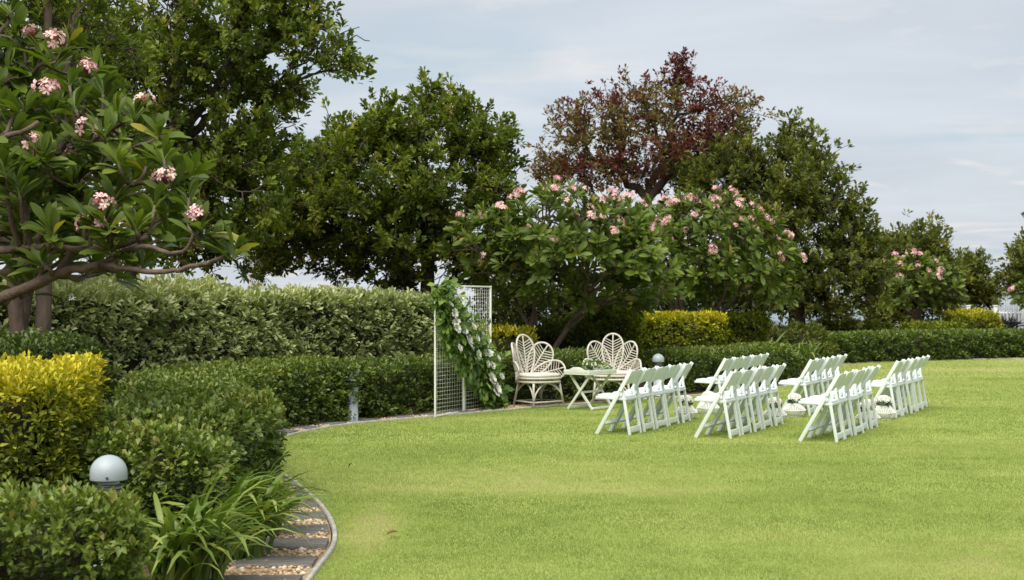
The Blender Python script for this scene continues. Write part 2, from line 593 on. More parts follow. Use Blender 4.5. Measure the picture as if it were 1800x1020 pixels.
# kerb strip: a low concrete edging with a real upstand
mb = MB()
kk = KERB[::2]
kks = left_normals(kk)
prof = [(-0.004, -0.03), (-0.004, 0.016), (0.002, 0.022), (0.022, 0.022), (0.028, 0.016), (0.028, -0.03)]
rings = np.stack([np.concatenate([kk + kks * a, np.full((len(kk), 1), z)], 1) for a, z in prof], 1)
idx = np.arange(rings.shape[0] * 6).reshape(-1, 6)
mb.add(rings.reshape(-1, 3), np.stack([idx[:-1, :-1], idx[:-1, 1:], idx[1:, 1:], idx[1:, :-1]], -1).reshape(-1, 4))
mb.build('kerb', M['kerb'], kind='structure')

# gravel path between kerb and hedge with a timber sleeper every 0.62 m
PW = 0.54
pk = KERB[(KERB[:, 1] > 5.0) & (KERB[:, 1] < 22.0)]
pn = left_normals(pk)
path = sheet('path', np.concatenate([pk + pn * 0.04, (pk + pn * PW)[::-1]]), 0.002, M['gravel_bed'])
ps = np.concatenate([[0], np.cumsum(np.linalg.norm(np.diff(pk, axis=0), axis=1))])
spots = np.arange(0.50, ps[-1], 0.63)
mb = MB()
mb.box((0, 0, 0), (0.49, 0.30, 0.05))
slp = [mb.mesh('sleeper', M['timber'], bevel=0.006)]
for i, s in enumerate(spots):
    p = np.array([np.interp(s, ps, pk[:, k]) for k in (0, 1)])
    nn = unit(np.array([np.interp(s, ps, pn[:, k]) for k in (0, 1)]))
    if p[1] > 20.6:
        continue
    c = p + nn * 0.295
    link('sleeper', slp[0], path, Matrix.Translation((c[0], c[1], 0.004 + random.uniform(-0.004, 0.006))) @ Matrix.Rotation(math.atan2(nn[1], nn[0]) + random.uniform(-.03, .03), 4, 'Z') @ Matrix.Rotation(random.uniform(-.008, .008), 4, 'X'))
# loose pebbles between the sleepers
ico = bmesh.new()
bmesh.ops.create_icosphere(ico, subdivisions=1, radius=1.0)
ico.verts.ensure_lookup_table()
IV = np.array([v.co[:] for v in ico.verts])
IF = np.array([[v.index for v in f.verts] for f in ico.faces])
ico.free()
npb = 7000
s = rng.uniform(0, ps[-1], npb)
a = rng.uniform(0.06, PW + 0.05, npb)
ph = np.stack([np.interp(s, ps, pk[:, k]) + np.interp(s, ps, pn[:, k]) * a for k in (0, 1)], 1)
ph = ph[ph[:, 1] > 7.5]
npb = len(ph)
sc_ = rng.uniform(0.009, 0.021, (npb, 1, 1)) * rng.uniform(0.7, 1.15, (npb, 1, 3)) * np.array([1, 1, 0.75])
ang = rng.uniform(0, 2 * PI, npb)
R = np.zeros((npb, 3, 3))
R[:, 0, 0] = R[:, 1, 1] = np.cos(ang)
R[:, 0, 1], R[:, 1, 0], R[:, 2, 2] = -np.sin(ang), np.sin(ang), 1
v = np.einsum('nij,nvj->nvi', R, IV[None] * sc_ * rng.uniform(0.85, 1.15, (npb, 12, 1)))
v += np.concatenate([ph, rng.uniform(0.004, 0.014, (npb, 1))], 1)[:, None]
mb = MB()
mb.add(v.reshape(-1, 3), (IF[None] + (np.arange(npb) * 12)[:, None, None]).reshape(-1, 3), np.repeat(rng.uniform(0, 1, npb), 12))
pb = mb.build('gravel', M['pebble'], path, smooth=True, kind='stuff')

# grass blades, denser and finer close to the camera
def dryness(x, y):
    n = 0.42 * vnoise(x * .8, y * 1.3, 0.35, 1) + 0.33 * vnoise(x * .7, y * 1.5, 1.1, 2) + 0.25 * vnoise(x, y, 4.5, 3)
    tan_patch = np.exp(-(((x - 0.3) / 2.0) ** 2 + ((y - 12.0) / 0.45) ** 2)) * 0.26 + np.exp(-(((x - 3.5) / 2.6) ** 2 + ((y - 25.5) / 1.6) ** 2)) * 0.15
    edge = np.exp(-(((x + 1.0) / 0.22) ** 2 + ((y - 10.0) / 1.3) ** 2)) * 0.6
    return n + tan_patch + edge + np.clip((y - 24) / 60, 0, 0.15)


mb = MB()
for d0, d1, dens, hh, ww in ((7.6, 9.5, 13000, .017, .0030), (9.5, 12, 9000, .018, .0038), (12, 16, 4600, .020, .0050), (16, 22, 2000, .021, .0078), (22, 30, 850, .025, .012), (30, 44, 260, .028, .021)):
    area = (d1 * 0.38 + 1 + 3.0) * (d1 - d0)
    n = int(area * dens)
    y = rng.uniform(d0, d1, n)
    x = rng.uniform(-3.0, d1 * 0.38 + 1.0, n)
    k = (np.abs(x) < y * 0.375 + 0.4) & inpoly(x, y, LAWN)
    x, y = x[k], y[k]
    n = len(x)
    dr = dryness(x, y)
    h = hh * rng.uniform(0.55, 1.25, n) * (0.75 + 0.5 * vnoise(x, y, 5, 9))
    az = rng.uniform(0, 2 * PI, n)
    lean = rng.uniform(0.1, 0.9, n)
    w = ww * rng.uniform(0.7, 1.2, n) / 2
    la = rng.uniform(0, 2 * PI, n)
    P = np.stack([x, y, np.zeros(n)], 1)
    sx = np.stack([np.cos(az), np.sin(az), np.zeros(n)], 1) * w[:, None]
    tip = P + np.stack([np.cos(la) * lean * h, np.sin(la) * lean * h, h * np.sqrt(1 - (lean * .9) ** 2)], 1)
    v = np.stack([P - sx, P + sx, tip], 1).reshape(-1, 3)
    t = np.clip((dr - 0.5) * 1.3 + 0.45 + rng.normal(0, 0.10, n), 0, 1)
    mb.add(v, np.arange(3 * n).reshape(-1, 3), np.repeat(t, 3))
print('grass blades', mb.n // 3)
mb.build('grass', M['grass'], kind='stuff')

# ------------------------------------------------------------------ hedges


def hedge(name, line, half, h, mat, L, dens, per, label, cat='hedge', group=None, Wr=0.5, tint0=0.45, topt=0.0, rough=0.05, rnd=0.10, tmpl=T_DIAMOND, back=0.45, spread=0.9, thick=0.16, upn=0.6, mound=0.0, extra=None):
    """a clipped hedge along a centre line: leaf sprigs on sides, ends and top over a twiggy core"""
    ln_ = smooth_line(line, 0.1)
    c0 = ln_.mean(0)
    root = empty(name, (c0[0], c0[1], 0))
    tag(root, label, cat, group)
    nl = left_normals(ln_)
    n = len(ln_)
    seg = 0.1 * n
    Ps, Ns = [], []
    for sgn in (-1, 1):                        # long sides
        m_ = int(seg * h * dens)
        i = rng.integers(0, n, m_)
        z = rng.uniform(0.02, h - 0.02, m_)
        nn = np.concatenate([nl[i] * sgn, np.zeros((m_, 1))], 1)
        p = np.concatenate([ln_[i] + nl[i] * sgn * half + rng.uniform(-.05, .05, (m_, 2)), z[:, None]], 1)
        vis = (nn[:, :2] * -p[:, :2]).sum(1) > -0.15 * np.linalg.norm(p[:, :2], axis=1)
        k = vis | (rng.uniform(size=m_) < back)
        Ps.append(p[k]); Ns.append(nn[k])
    for e, dr in ((0, -1), (-1, 1)):           # ends
        m_ = int(2 * half * h * dens * 1.8)
        tdir = unit(ln_[e] - ln_[e - dr * 3 if e == 0 else -4]) if e else unit(ln_[0] - ln_[3])
        a_ = rng.uniform(-half, half, m_)
        p = np.concatenate([ln_[e] + nl[e] * a_[:, None], rng.uniform(0.02, h - .02, (m_, 1))], 1)
        Ps.append(p); Ns.append(np.repeat(np.array([[tdir[0], tdir[1], 0]]), m_, 0))
    m_ = int(seg * 2 * half * dens)            # top
    i = rng.integers(0, n, m_)
    a_ = rng.uniform(-half, half, m_)
    p = np.concatenate([ln_[i] + nl[i] * a_[:, None] + rng.uniform(-.05, .05, (m_, 2)), np.full((m_, 1), h)], 1)
    Ps.append(p); Ns.append(np.repeat(np.array([[0, 0, 1.0]]), m_, 0))
    P, N = np.concatenate(Ps), np.concatenate(Ns)
    # round the shoulders
    lat = np.abs(np.einsum('ij,ij->i', P[:, :2] - ln_[np.argmin(((P[:, None, :2] - ln_[None, ::4]) ** 2).sum(-1), 1) * 4], N[:, :2])) if False else None
    istop = N[:, 2] > .5
    a_full = np.full(len(P), 0.0)
    a_full[istop] = np.abs(a_)
    drop = np.clip((a_full - (half - rnd)) / rnd, 0, 1) ** 2 * rnd * 0.6
    P[:, 2] -= drop
    N[:, 2] += 0
    up = np.clip((P[:, 2] - (h - rnd)) / rnd, 0, 1)
    side = ~istop
    P[side] -= N[side] * (up[side] ** 2 * rnd * 0.6)[:, None]
    N[side, 2] += up[side] * 0.9
    low = vnoise(P[:, 0] + P[:, 2] * 1.7, P[:, 1] - P[:, 2] * 0.9, 1.3, 21) - 0.5
    fine = vnoise(P[:, 0] * 1.0 + P[:, 2] * 2.1, P[:, 1] + P[:, 2] * 1.3, 4.5, 22) - 0.5
    P = P + unit(N) * ((low * 1.2 + fine * 1.0) * rough - rng.uniform(0, 1, len(P)) ** 2 * thick * 0.8 + 0.01)[:, None]
    if mound:
        P[:, 2] *= 1 + mound * low
    P[:, 2] = np.maximum(P[:, 2], 0.02)
    if extra is not None:                      # a tuft bulging out of the clipped face
        q = np.array(extra[:3]) + rng.normal(0, 1, (extra[6], 3)) * np.array(extra[3:6])
        P = np.concatenate([P, q])
        N = np.concatenate([N, np.repeat(np.array([[.6, -.7, .3]]), len(q), 0)])
        low, fine = np.append(low, np.zeros(len(q))), np.append(fine, np.zeros(len(q)))
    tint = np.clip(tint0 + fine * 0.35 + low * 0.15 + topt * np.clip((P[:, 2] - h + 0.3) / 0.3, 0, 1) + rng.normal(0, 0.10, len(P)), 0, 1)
    A = unit(unit(N) + np.array([0, 0, 0.45]) + rng.normal(0, 0.35, N.shape))
    mb = MB()
    sprigs(mb, P, A, per, L, Wr, tint, spread, tmpl, upn=upn)
    mb.build('foliage', mat, root, kind='stuff').matrix_parent_inverse = root.matrix_basis.inverted()
    # core of twigs
    ins = max(0.13, thick + 0.03)
    mb = MB()
    cl = ln_[2:-2] if n > 8 else ln_
    cn = left_normals(cl)
    hw = max(half - ins, 0.05)
    it = min(ins, .12)
    pr = [(-hw, 0.0), (-hw, h - it - .10), (-hw * .8, h - it), (hw * .8, h - it), (hw, h - it - .10), (hw, 0.0)]
    rings = np.stack([np.concatenate([cl + cn * a, np.full((len(cl), 1), z)], 1) for a, z in pr], 1)
    idx = np.arange(rings.shape[0] * 6).reshape(-1, 6)
    mb.add(rings.reshape(-1, 3), np.stack([idx[:-1, :-1], idx[:-1, 1:], idx[1:, 1:], idx[1:, :-1]], -1).reshape(-1, 4))
    for e in (0, -1):
        q = rings[e]
        mb.add(q, [[0, 1, 4, 5], [1, 2, 3, 4]])
    # bare stems poking up under the leaves
    for _ in range(int(seg * 3)):
        i = rng.integers(0, n)
        a = rng.uniform(-half * .9, half * .9)
        b0 = np.array([*(ln_[i] + nl[i] * a * .6), 0.0])
        b1 = np.array([*(ln_[i] + nl[i] * a), h * .9]) + rng.normal(0, .05, 3)
        mb.tube([b0, (b0 + b1) / 2 + rng.normal(0, .04, 3), b1], [.012, .009, .004], 4)
    mb.build('branches', M['core'], root).matrix_parent_inverse = root.matrix_basis.inverted()
    return root


HB = 'low clipped hedges along the lawn'
near_c = [(-2.80, 10.10), (-2.58, 10.65), (-2.49, 11.3), (-2.64, 12.2), (-3.05, 13.4), (-3.48, 15.0), (-3.62, 16.4), (-3.45, 17.8), (-2.85, 18.95), (-2.40, 19.45)]
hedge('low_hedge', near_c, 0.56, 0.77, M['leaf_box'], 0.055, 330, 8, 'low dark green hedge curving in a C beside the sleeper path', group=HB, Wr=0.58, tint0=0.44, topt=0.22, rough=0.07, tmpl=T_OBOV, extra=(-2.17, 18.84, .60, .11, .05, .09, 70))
mid_c = [(-2.30, 19.60), (-1.62, 20.5), (-0.80, 21.75), (0.1, 22.85), (1.1, 23.9), (1.55, 24.35)]
hedge('low_hedge', mid_c, 0.50, 0.74, M['leaf_box'], 0.058, 260, 8, 'low dark hedge running behind the mesh screen, rattan chairs and tray table', group=HB, Wr=0.56, tint0=0.36, topt=0.18, rough=0.03, rnd=.06)
hedge('low_hedge', [(2.75, 25.5), (3.3, 26.05), (4.1, 27.05), (5.35, 28.8)], 0.50, 0.70, M['leaf_box'], 0.062, 230, 8, 'short low hedge ending square behind the farther block of folding chairs', group=HB, Wr=0.56, tint0=0.42, topt=0.22, rough=0.05)
far_c = [(8.0, 36.9), (9.6, 38.3), (14.5, 41.0), (20.0, 42.8), (26.0, 44.2)]
hedge('low_hedge', far_c, 0.55, 0.72, M['leaf_box'], 0.085, 150, 8, 'long low dark hedge at the far edge of the lawn before the fence', group=HB, Wr=0.52, tint0=0.34, topt=0.2, rough=0.03, rnd=.06)
hedge('low_hedge', [(-4.2, 5.95), (-3.0, 6.2), (-1.72, 6.55)], 0.46, 0.70, M['leaf_box'], 0.046, 560, 8, 'loose low hedge in front of the nearest grey bollard light', group=HB, Wr=0.52, tint0=0.48, topt=0.22, rough=0.12, thick=0.22)
hedge('loose_shrub', [(-2.36, 8.95), (-2.40, 9.5), (-2.46, 10.2)], 0.42, 0.68, M['leaf_box'], 0.055, 360, 8, 'leafy low growth continuing the curved hedge towards the nearest bollard light', 'shrub', Wr=0.58, tint0=0.43, topt=0.22, rough=0.10, tmpl=T_OBOV)
hedge('tall_hedge', [(-9.5, 13.5), (-6.7, 15.6), (-5.4, 17.4), (-4.55, 19.2), (-3.55, 20.9), (-2.4, 22.1), (-1.45, 23.7)], 0.55, 1.74, M['leaf_pitto'], 0.092, 170, 8, 'tall pale grey-green hedge under the trees behind the curved low hedge', Wr=0.46, spread=0.8, tint0=0.46, topt=0.3, rough=0.18, rnd=0.14, thick=0.2, tmpl=T_OBOV, back=0.3, mound=0.03)
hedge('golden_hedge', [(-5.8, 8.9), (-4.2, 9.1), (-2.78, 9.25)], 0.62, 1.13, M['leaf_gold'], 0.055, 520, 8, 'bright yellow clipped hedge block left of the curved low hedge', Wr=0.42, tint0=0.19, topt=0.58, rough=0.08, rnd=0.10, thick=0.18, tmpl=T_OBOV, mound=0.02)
hedge('glossy_shrub', [(-5.1, 13.4), (-4.5, 13.7), (-4.05, 13.95)], 0.5, 1.15, M['leaf_box'], 0.07, 260, 8, 'dark glossy shrub between the yellow hedge and the tall pale hedge', 'shrub', Wr=0.5, tint0=0.30, rough=0.18, rnd=0.25, tmpl=T_OBOV)
hedge('golden_hedge', [(-2.2, 24.2), (-1.0, 24.6), (0.3, 25.0)], 0.4, 1.07, M['leaf_gold'], 0.075, 150, 7, 'small yellow-green hedge glimpsed through the white mesh screen', Wr=0.42, tint0=0.22, topt=0.4, rough=0.1)
hedge('rounded_shrub', [(1.35, 27.0), (1.8, 27.2), (2.25, 27.4)], 0.6, 1.62, M['leaf_lime'], 0.075, 230, 8, 'tall rounded green shrub behind the right rattan chair', 'shrub', Wr=0.45, tint0=0.28, topt=0.25, rough=0.2, rnd=0.45)
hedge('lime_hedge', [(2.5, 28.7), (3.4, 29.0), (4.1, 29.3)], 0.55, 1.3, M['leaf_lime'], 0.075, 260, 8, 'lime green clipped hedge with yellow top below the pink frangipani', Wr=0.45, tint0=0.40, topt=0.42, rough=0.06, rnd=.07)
hedge('green_hedge', [(4.25, 30.4), (4.7, 30.6), (5.15, 30.9)], 0.6, 1.3, M['leaf_lime'], 0.075, 240, 8, 'dark green boxy hedge joined to the right end of the lime hedge', Wr=0.45, tint0=0.28, topt=0.15, rough=0.05, rnd=.07)
hedge('green_hedge', [(8.9, 41.2), (9.9, 41.7), (10.9, 42.2)], 0.6, 0.95, M['leaf_lime'], 0.11, 80, 7, 'dull green hedge block rising behind the far low hedge', Wr=0.45, tint0=0.22, topt=0.15)
hedge('golden_hedge', [(14.2, 46.0), (14.9, 46.1), (15.5, 46.2)], 0.8, 1.22, M['leaf_gold'], 0.12, 80, 7, 'rounded golden-topped hedge beside the white fence', Wr=0.45, tint0=0.24, topt=0.35, rnd=0.5)
hedge('green_hedge', [(12.4, 44.6), (13.3, 44.9), (14.2, 45.2)], 0.5, 0.85, M['leaf_lime'], 0.12, 80, 7, 'low dull green hedge left of the golden-topped hedge', Wr=0.45, tint0=0.3)
hedge('dark_shrub', [(-0.3, 26.2), (0.6, 26.5), (1.5, 26.6)], 0.5, 1.15, M['leaf_far'], 0.09, 120, 7, 'dark leafy shrub under the frangipani behind the left rattan chair', 'shrub', Wr=0.45, tint0=0.2, rough=0.25, rnd=0.3)
hedge('dark_shrub', [(5.3, 34.5), (6.5, 35.0), (7.6, 35.6)], 0.6, 0.9, M['leaf_far'], 0.10, 90, 7, 'dark ground shrub below the round green tree', 'shrub', Wr=0.45, tint0=0.3, rough=0.25, rnd=0.3)

# ------------------------------------------------------------------ trees


def kmeans(p, k):
    c = p[rng.choice(len(p), k, replace=False)]
    for _ in range(5):
        a = np.argmin(((p[:, None] - c[None]) ** 2).sum(-1), 1)
        c = np.array([p[a == j].mean(0) if (a == j).any() else c[j] for j in range(k)])
    return a


def skeleton(mb, root_pt, tips, r0, rmin=0.008, t0=0.5, sag=0.0, sides=7, wig=0.06, power=0.42):
    """branches from one point to every tip: clusters split and split again. Returns the tip axes"""
    axes = np.zeros_like(tips)

    def limb(a, b_, ra, rb, s):
        L = np.linalg.norm(b_ - a)
        m1 = a + (b_ - a) * .35 + rng.normal(0, wig * L, 3) + np.array([0, 0, -sag * L])
        m2 = a + (b_ - a) * .7 + rng.normal(0, wig * L, 3) + np.array([0, 0, -sag * L * .8])
        mb.tube([a, m1, m2, b_], [ra, ra * .7 + rb * .3, ra * .35 + rb * .65, rb], s, cap=False)
        return b_ - m2

    def rec(p, idx, r, depth):
        n = len(idx)
        if n == 1:
            axes[idx[0]] = limb(p, tips[idx[0]], r, rmin * .7, 4)
            return
        k = 2 if n < 7 or rng.uniform() < .55 else 3
        a = kmeans(tips[idx], min(k, n))
        for j in range(k):
            sub = idx[a == j]
            if not len(sub):
                continue
            if len(sub) == n:
                for q in sub:
                    axes[q] = limb(p, tips[q], rmin, rmin * .7, 4)
                return
            c = tips[sub].mean(0)
            q = p + (c - p) * rng.uniform(t0 - .1, t0 + .1)
            rr = max(r * (len(sub) / n) ** power, rmin)
            if len(sub) == 1:
                rec(p, sub, rr, depth + 1)
            else:
                limb(p, q, r * .95 if depth else r, rr, max(4, sides - depth))
                rec(q, sub, rr, depth + 1)

    rec(np.array(root_pt, float), np.arange(len(tips)), r0, 0)
    return axes


def blob_tips(blobs, n, shell=0.45, shoots=0.0):
    C = np.array([W(b[0], b[1], b[4]) for b in blobs])
    R = np.array([[b[2] * b[4] / F, b[5], b[3] * b[4] / F] for b in blobs])
    w = (R[:, 0] * R[:, 2]) * (R[:, 1] ** .5)
    i = rng.choice(len(blobs), n, p=w / w.sum())
    dirs = rsphere(n)
    rr = rng.uniform(0, 1, (n, 1)) ** shell
    if shoots:
        k = (rng.uniform(size=n) < shoots) & (dirs[:, 2] > -.2)
        rr[k] = rng.uniform(1.05, 1.38, (int(k.sum()), 1))
    return C[i] + dirs * R[i] * rr, dirs


def tree(name, base, fork, blobs, n_tips, per, L, mat, label, r0, cat='tree', group=None, tint0=0.42, Wr=0.46, spray=0.16, tfun=None, tmpl=T_OBOV, stems=None, bare=0, shell=0.45, sag=-0.02):
    """trunk + limbs through the blob volumes, leaf sprays at each twig tip"""
    root = empty(name, (base[0], base[1], 0))
    tag(root, label, cat, group)
    inv = root.matrix_basis.inverted()
    tips, dirs = blob_tips(blobs, n_tips, shell, .09)
    tb = MB()
    stems = stems or [(base, fork, r0)]
    own = np.argmin(np.array([[np.linalg.norm(t[:2] - np.array(s[1])[:2]) for s in stems] for t in tips]), 1) if len(stems) > 1 else np.zeros(len(tips), int)
    axes = np.zeros_like(tips)
    for k, (b0, f0, rr) in enumerate(stems):
        b0, f0 = np.array([b0[0], b0[1], -0.02]), np.array(f0, float)
        mid = (b0 + f0) / 2 + rng.normal(0, .05, 3)
        tb.tube([b0, b0 + (mid - b0) * .15, mid, f0], [rr * 1.35, rr * 1.08, rr * .97, rr * .86], 10, cap=False)
        s = np.where(own == k)[0]
        if len(s):
            axes[s] = skeleton(tb, f0, tips[s], rr * .86, 0.010, 0.46, sag)
    tb.build('trunk', M['bark'], root, smooth=True).matrix_parent_inverse = inv
    mb = MB()
    n = len(tips)
    ctr = np.average(np.array([W(b[0], b[1], b[4]) for b in blobs]), axis=0)
    A = unit(unit(axes) * .6 + dirs * .45 + np.array([0, 0, .65]) + rng.normal(0, .25, tips.shape))
    # three sprays per twig, along its last stretch
    P3 = np.concatenate([tips, tips - unit(axes) * spray * 1.2 + rng.normal(0, spray * .6, tips.shape), tips - unit(axes) * spray * 2.4 + rng.normal(0, spray * .9, tips.shape)])
    A3 = unit(np.concatenate([A, A, A]) + rng.normal(0, .3, (3 * n, 3)))
    ti = np.clip(tint0 + np.tile(rng.normal(0, .20, n), 3) + (tfun(P3) if tfun else 0), 0, 1)
    if bare:
        k = rng.uniform(size=3 * n) > bare
        P3, A3, ti = P3[k], A3[k], ti[k]
    sprigs(mb, P3, A3, per, L, Wr, ti, 0.85, tmpl, stem=spray / L * .5)
    mb.build('crown', mat, root, kind='stuff').matrix_parent_inverse = inv
    return root


def gx(px, d):
    return (px - 900) / F * d


TG = 'broad green trees behind the hedges'
tree('shade_tree', (gx(45, 15.2), 15.2), W(45, 430, 15.2), [(20, 130, 170, 130, 15.8, 1.5), (130, 60, 150, 110, 16.5, 1.6), (-120, 120, 150, 160, 15.5, 1.6), (60, 270, 150, 110, 16.5, 1.3), (-40, 380, 130, 60, 16, 1.2), (60, -80, 200, 110, 16, 1.6)],
     620, 13, 0.085, M['leaf_big'], 'shade tree with three bare stems rising behind the yellow hedge', 0.085, group=TG, tint0=0.36,
     stems=[((gx(6, 14.6), 14.6), W(22, 440, 14.8), .085), ((gx(38, 15.3), 15.3), W(62, 430, 15.4), .082), ((gx(78, 15.0), 15.0), W(80, 440, 15.1), .088)])
tree('shade_tree', (gx(222, 22), 22.0), W(238, 420, 22), [(250, 110, 160, 135, 22, 1.7), (410, 80, 155, 120, 22, 1.7), (530, 65, 80, 65, 22, 1.1), (615, 100, 48, 48, 22, .8), (490, 185, 80, 60, 22, 1.0), (330, 280, 165, 115, 21.8, 1.6),
      (130, 150, 120, 160, 22.5, 1.5), (420, 345, 100, 95, 21.6, 1.3), (320, 410, 170, 70, 22, 1.3), (390, -40, 190, 60, 22, 1.5), (490, 25, 90, 50, 22, 1), (370, 465, 80, 34, 22, .8), (140, 390, 110, 70, 22.5, 1.2), (440, 250, 85, 70, 22, 1.1)],
     1650, 15, 0.115, M['leaf_big'], 'tallest leafy tree at upper left, its crown running off the top', 0.15, group=TG, tint0=0.40, bare=0.30, spray=.13, shell=.52,
     stems=[((gx(222, 22), 22.0), W(238, 420, 22), .13), ((gx(205, 22.3), 22.3), W(200, 420, 22.3), .11)])
tree('shade_tree', (gx(752, 27), 27.0), W(752, 450, 27), [(705, 225, 85, 62, 27, 1.3), (752, 168, 36, 38, 27, .6), (795, 205, 50, 55, 27, .8), (620, 260, 85, 62, 27, 1.2), (545, 300, 85, 60, 26.6, 1.2), (850, 245, 72, 50, 27, 1.0), (885, 270, 42, 50, 27, .8), (865, 340, 58, 70, 27, 1.0),
      (740, 330, 120, 90, 26.8, 1.6), (600, 370, 120, 80, 26.6, 1.5), (510, 400, 90, 75, 26.8, 1.2), (720, 420, 110, 66, 26.6, 1.5), (620, 460, 105, 44, 26.8, 1.1), (800, 430, 75, 62, 27, 1.1), (465, 465, 75, 34, 26.8, .9), (710, 490, 90, 28, 27, .8), (840, 470, 60, 40, 27.4, .9)],
     1750, 15, 0.125, M['leaf_big'], 'spreading dark green tree rising between the tallest tree and the mesh screen', 0.15, group=TG, tint0=0.42, bare=0.30, spray=.14, shell=.52)


def russet(P):
    f = vnoise(P[:, 0] * 1.0 + P[:, 1] * .7, P[:, 2] * 1.0 + P[:, 1] * .4, .95, 31)
    px = P[:, 0] / P[:, 1] * F + 900
    return (0.5 - f) * 1.5 - 0.25 * np.exp(-((px - 1215) / 55) ** 2) * (P[:, 2] > 5.5)


tree('russet_tree', (gx(1140, 42), 42.0), W(1138, 350, 42), [(985, 285, 58, 55, 42, 1.3), (1030, 215, 68, 58, 42, 1.4), (1100, 195, 70, 60, 42, 1.4), (1190, 180, 75, 60, 42, 1.4), (1197, 118, 20, 26, 42, .5), (1192, 142, 30, 32, 42, .7), (1196, 108, 14, 16, 42, .4), (1265, 215, 66, 58, 42, 1.3), (1308, 190, 30, 34, 42, .7), (1120, 255, 110, 65, 42, 1.8),
      (1215, 255, 90, 60, 42, 1.8), (1010, 305, 75, 40, 42, 1.5), (1110, 315, 110, 35, 42, 1.5), (1290, 265, 50, 45, 42, 1), (960, 300, 34, 34, 42, .8)],
     1050, 9, 0.145, M['leaf_red'], 'sparse russet tree with half its leaves reddish brown', 0.16, tint0=0.55, tfun=russet, spray=0.24, bare=0.30, shell=0.40)
tree('round_tree', (gx(1400, 41), 41.0), W(1395, 470, 41), [(1390, 250, 50, 40, 41, 1.2), (1300, 280, 75, 55, 41, 1.5), (1390, 310, 85, 75, 40.5, 1.7), (1450, 300, 40, 50, 41, 1), (1260, 330, 80, 45, 41, 1.4), (1480, 370, 65, 60, 41, 1.4), (1360, 400, 110, 80, 40.5, 1.9),
      (1505, 440, 62, 60, 41, 1.4), (1440, 470, 100, 70, 40.5, 1.8), (1530, 500, 50, 50, 41, 1.2), (1380, 520, 110, 45, 41, 1.6), (1470, 545, 80, 32, 41, 1.3), (1220, 305, 50, 36, 41, 1)],
     1500, 11, 0.165, M['leaf_far'], 'big round olive green tree standing right of the russet tree', 0.25, group=TG, tint0=0.40, spray=0.18, bare=.2, shell=.52)
tree('understorey_tree', (gx(1010, 33), 33.0), W(1010, 590, 33), [(880, 520, 60, 50, 33, 1), (960, 520, 80, 60, 33, 1.2), (1060, 520, 80, 55, 33, 1.2), (1000, 570, 110, 36, 33, 1), (1130, 530, 60, 40, 33, 1), (870, 570, 50, 36, 33, .8)],
     420, 9, 0.14, M['leaf_far'], 'dark leafy understorey tree filling behind the stems of the spreading frangipani', 0.09, group=TG, tint0=0.22)
tree('understorey_tree', (gx(1215, 35.5), 35.5), W(1215, 590, 35.5), [(1170, 520, 70, 50, 35.5, 1), (1250, 510, 80, 50, 35.5, 1.2), (1330, 520, 60, 40, 35.5, 1), (1200, 565, 70, 24, 35.5, .9)],
     330, 9, 0.14, M['leaf_far'], 'dark leafy understorey tree behind the stems of the flower-crowded frangipani', 0.08, group=TG, tint0=0.22)
tree('distant_tree', (gx(1610, 60), 60.0), W(1610, 500, 60), [(1625, 425, 40, 36, 60, 1.4), (1580, 445, 50, 42, 60, 1.5), (1640, 470, 50, 40, 60, 1.4), (1600, 500, 80, 40, 60, 1.5), (1560, 520, 50, 36, 60, 1.3), (1620, 545, 80, 24, 60, 1.3), (1560, 555, 50, 22, 60, 1.3)],
     620, 8, 0.24, M['leaf_far'], 'distant bushy tree behind the farthest pink-flowered frangipani', 0.2, group=TG, tint0=0.42, spray=0.26)
tree('distant_tree', (gx(1705, 68), 68.0), W(1705, 520, 68), [(1703, 470, 32, 30, 68, 1.3), (1690, 505, 42, 30, 68, 1.4), (1725, 510, 26, 30, 68, 1.1), (1740, 525, 18, 14, 68, .8)],
     300, 8, 0.25, M['leaf_far'], 'distant tree between the frangipani and the gap of sky', 0.18, group=TG, tint0=0.45, spray=0.28)
tree('distant_tree', (gx(1815, 62), 62.0), W(1812, 515, 62), [(1800, 455, 28, 32, 62, 1.2), (1830, 440, 40, 50, 62, 1.4), (1775, 490, 26, 18, 62, 1), (1805, 495, 40, 24, 62, 1.2), (1840, 490, 40, 34, 62, 1.3)],
     330, 8, 0.23, M['leaf_far'], 'distant tree cut by the right edge above the white fence', 0.18, group=TG, tint0=0.42, spray=0.26)

# ------------------------------------------------------------------ frangipanis
PL_V = np.array([[0, 0, 0], [.20, .22, .035], [.43, .5, .05], [.5, .70, .02], [.30, .90, -.05], [0, 1, -.10], [-.30, .90, -.05], [-.5, .70, .02], [-.43, .5, .05], [-.20, .22, .035], [0, .22, 0.0], [0, .5, .0], [0, .70, -.03], [0, .90, -.075]])
PL_F = [[0, 1, 10], [10, 1, 2, 11], [11, 2, 3, 12], [12, 3, 4, 13], [13, 4, 5], [0, 10, 9], [10, 11, 8, 9], [11, 12, 7, 8], [12, 13, 6, 7], [13, 5, 6]]
T_PLUM = (PL_V, PL_F)


def leaf_meshes(tmpl, Wr, mat, name, tints):
    o = []
    for t in tints:
        mb = MB()
        add_leaves(mb, np.zeros((1, 3)), np.array([[0, 1.0, 0]]), np.array([[0, 0, 1.0]]), np.ones(1), Wr, np.array([t]), tmpl)
        o.append(mb.mesh(name, mat, smooth=True))
    return o


PLUM_LEAF = leaf_meshes(T_PLUM, 0.32, M['leaf_plum'], 'leaf', (0.22, 0.4, 0.52, 0.64, 0.8, 0.96))


def frame_matrix(P, D, N, L):
    D = unit(D)
    S = unit(np.cross(D, N))
    U = np.cross(S, D)
    m_ = np.eye(4)
    m_[:3, 0], m_[:3, 1], m_[:3, 2], m_[:3, 3] = S * L, D * L, U * L, P
    return Matrix(m_.tolist())


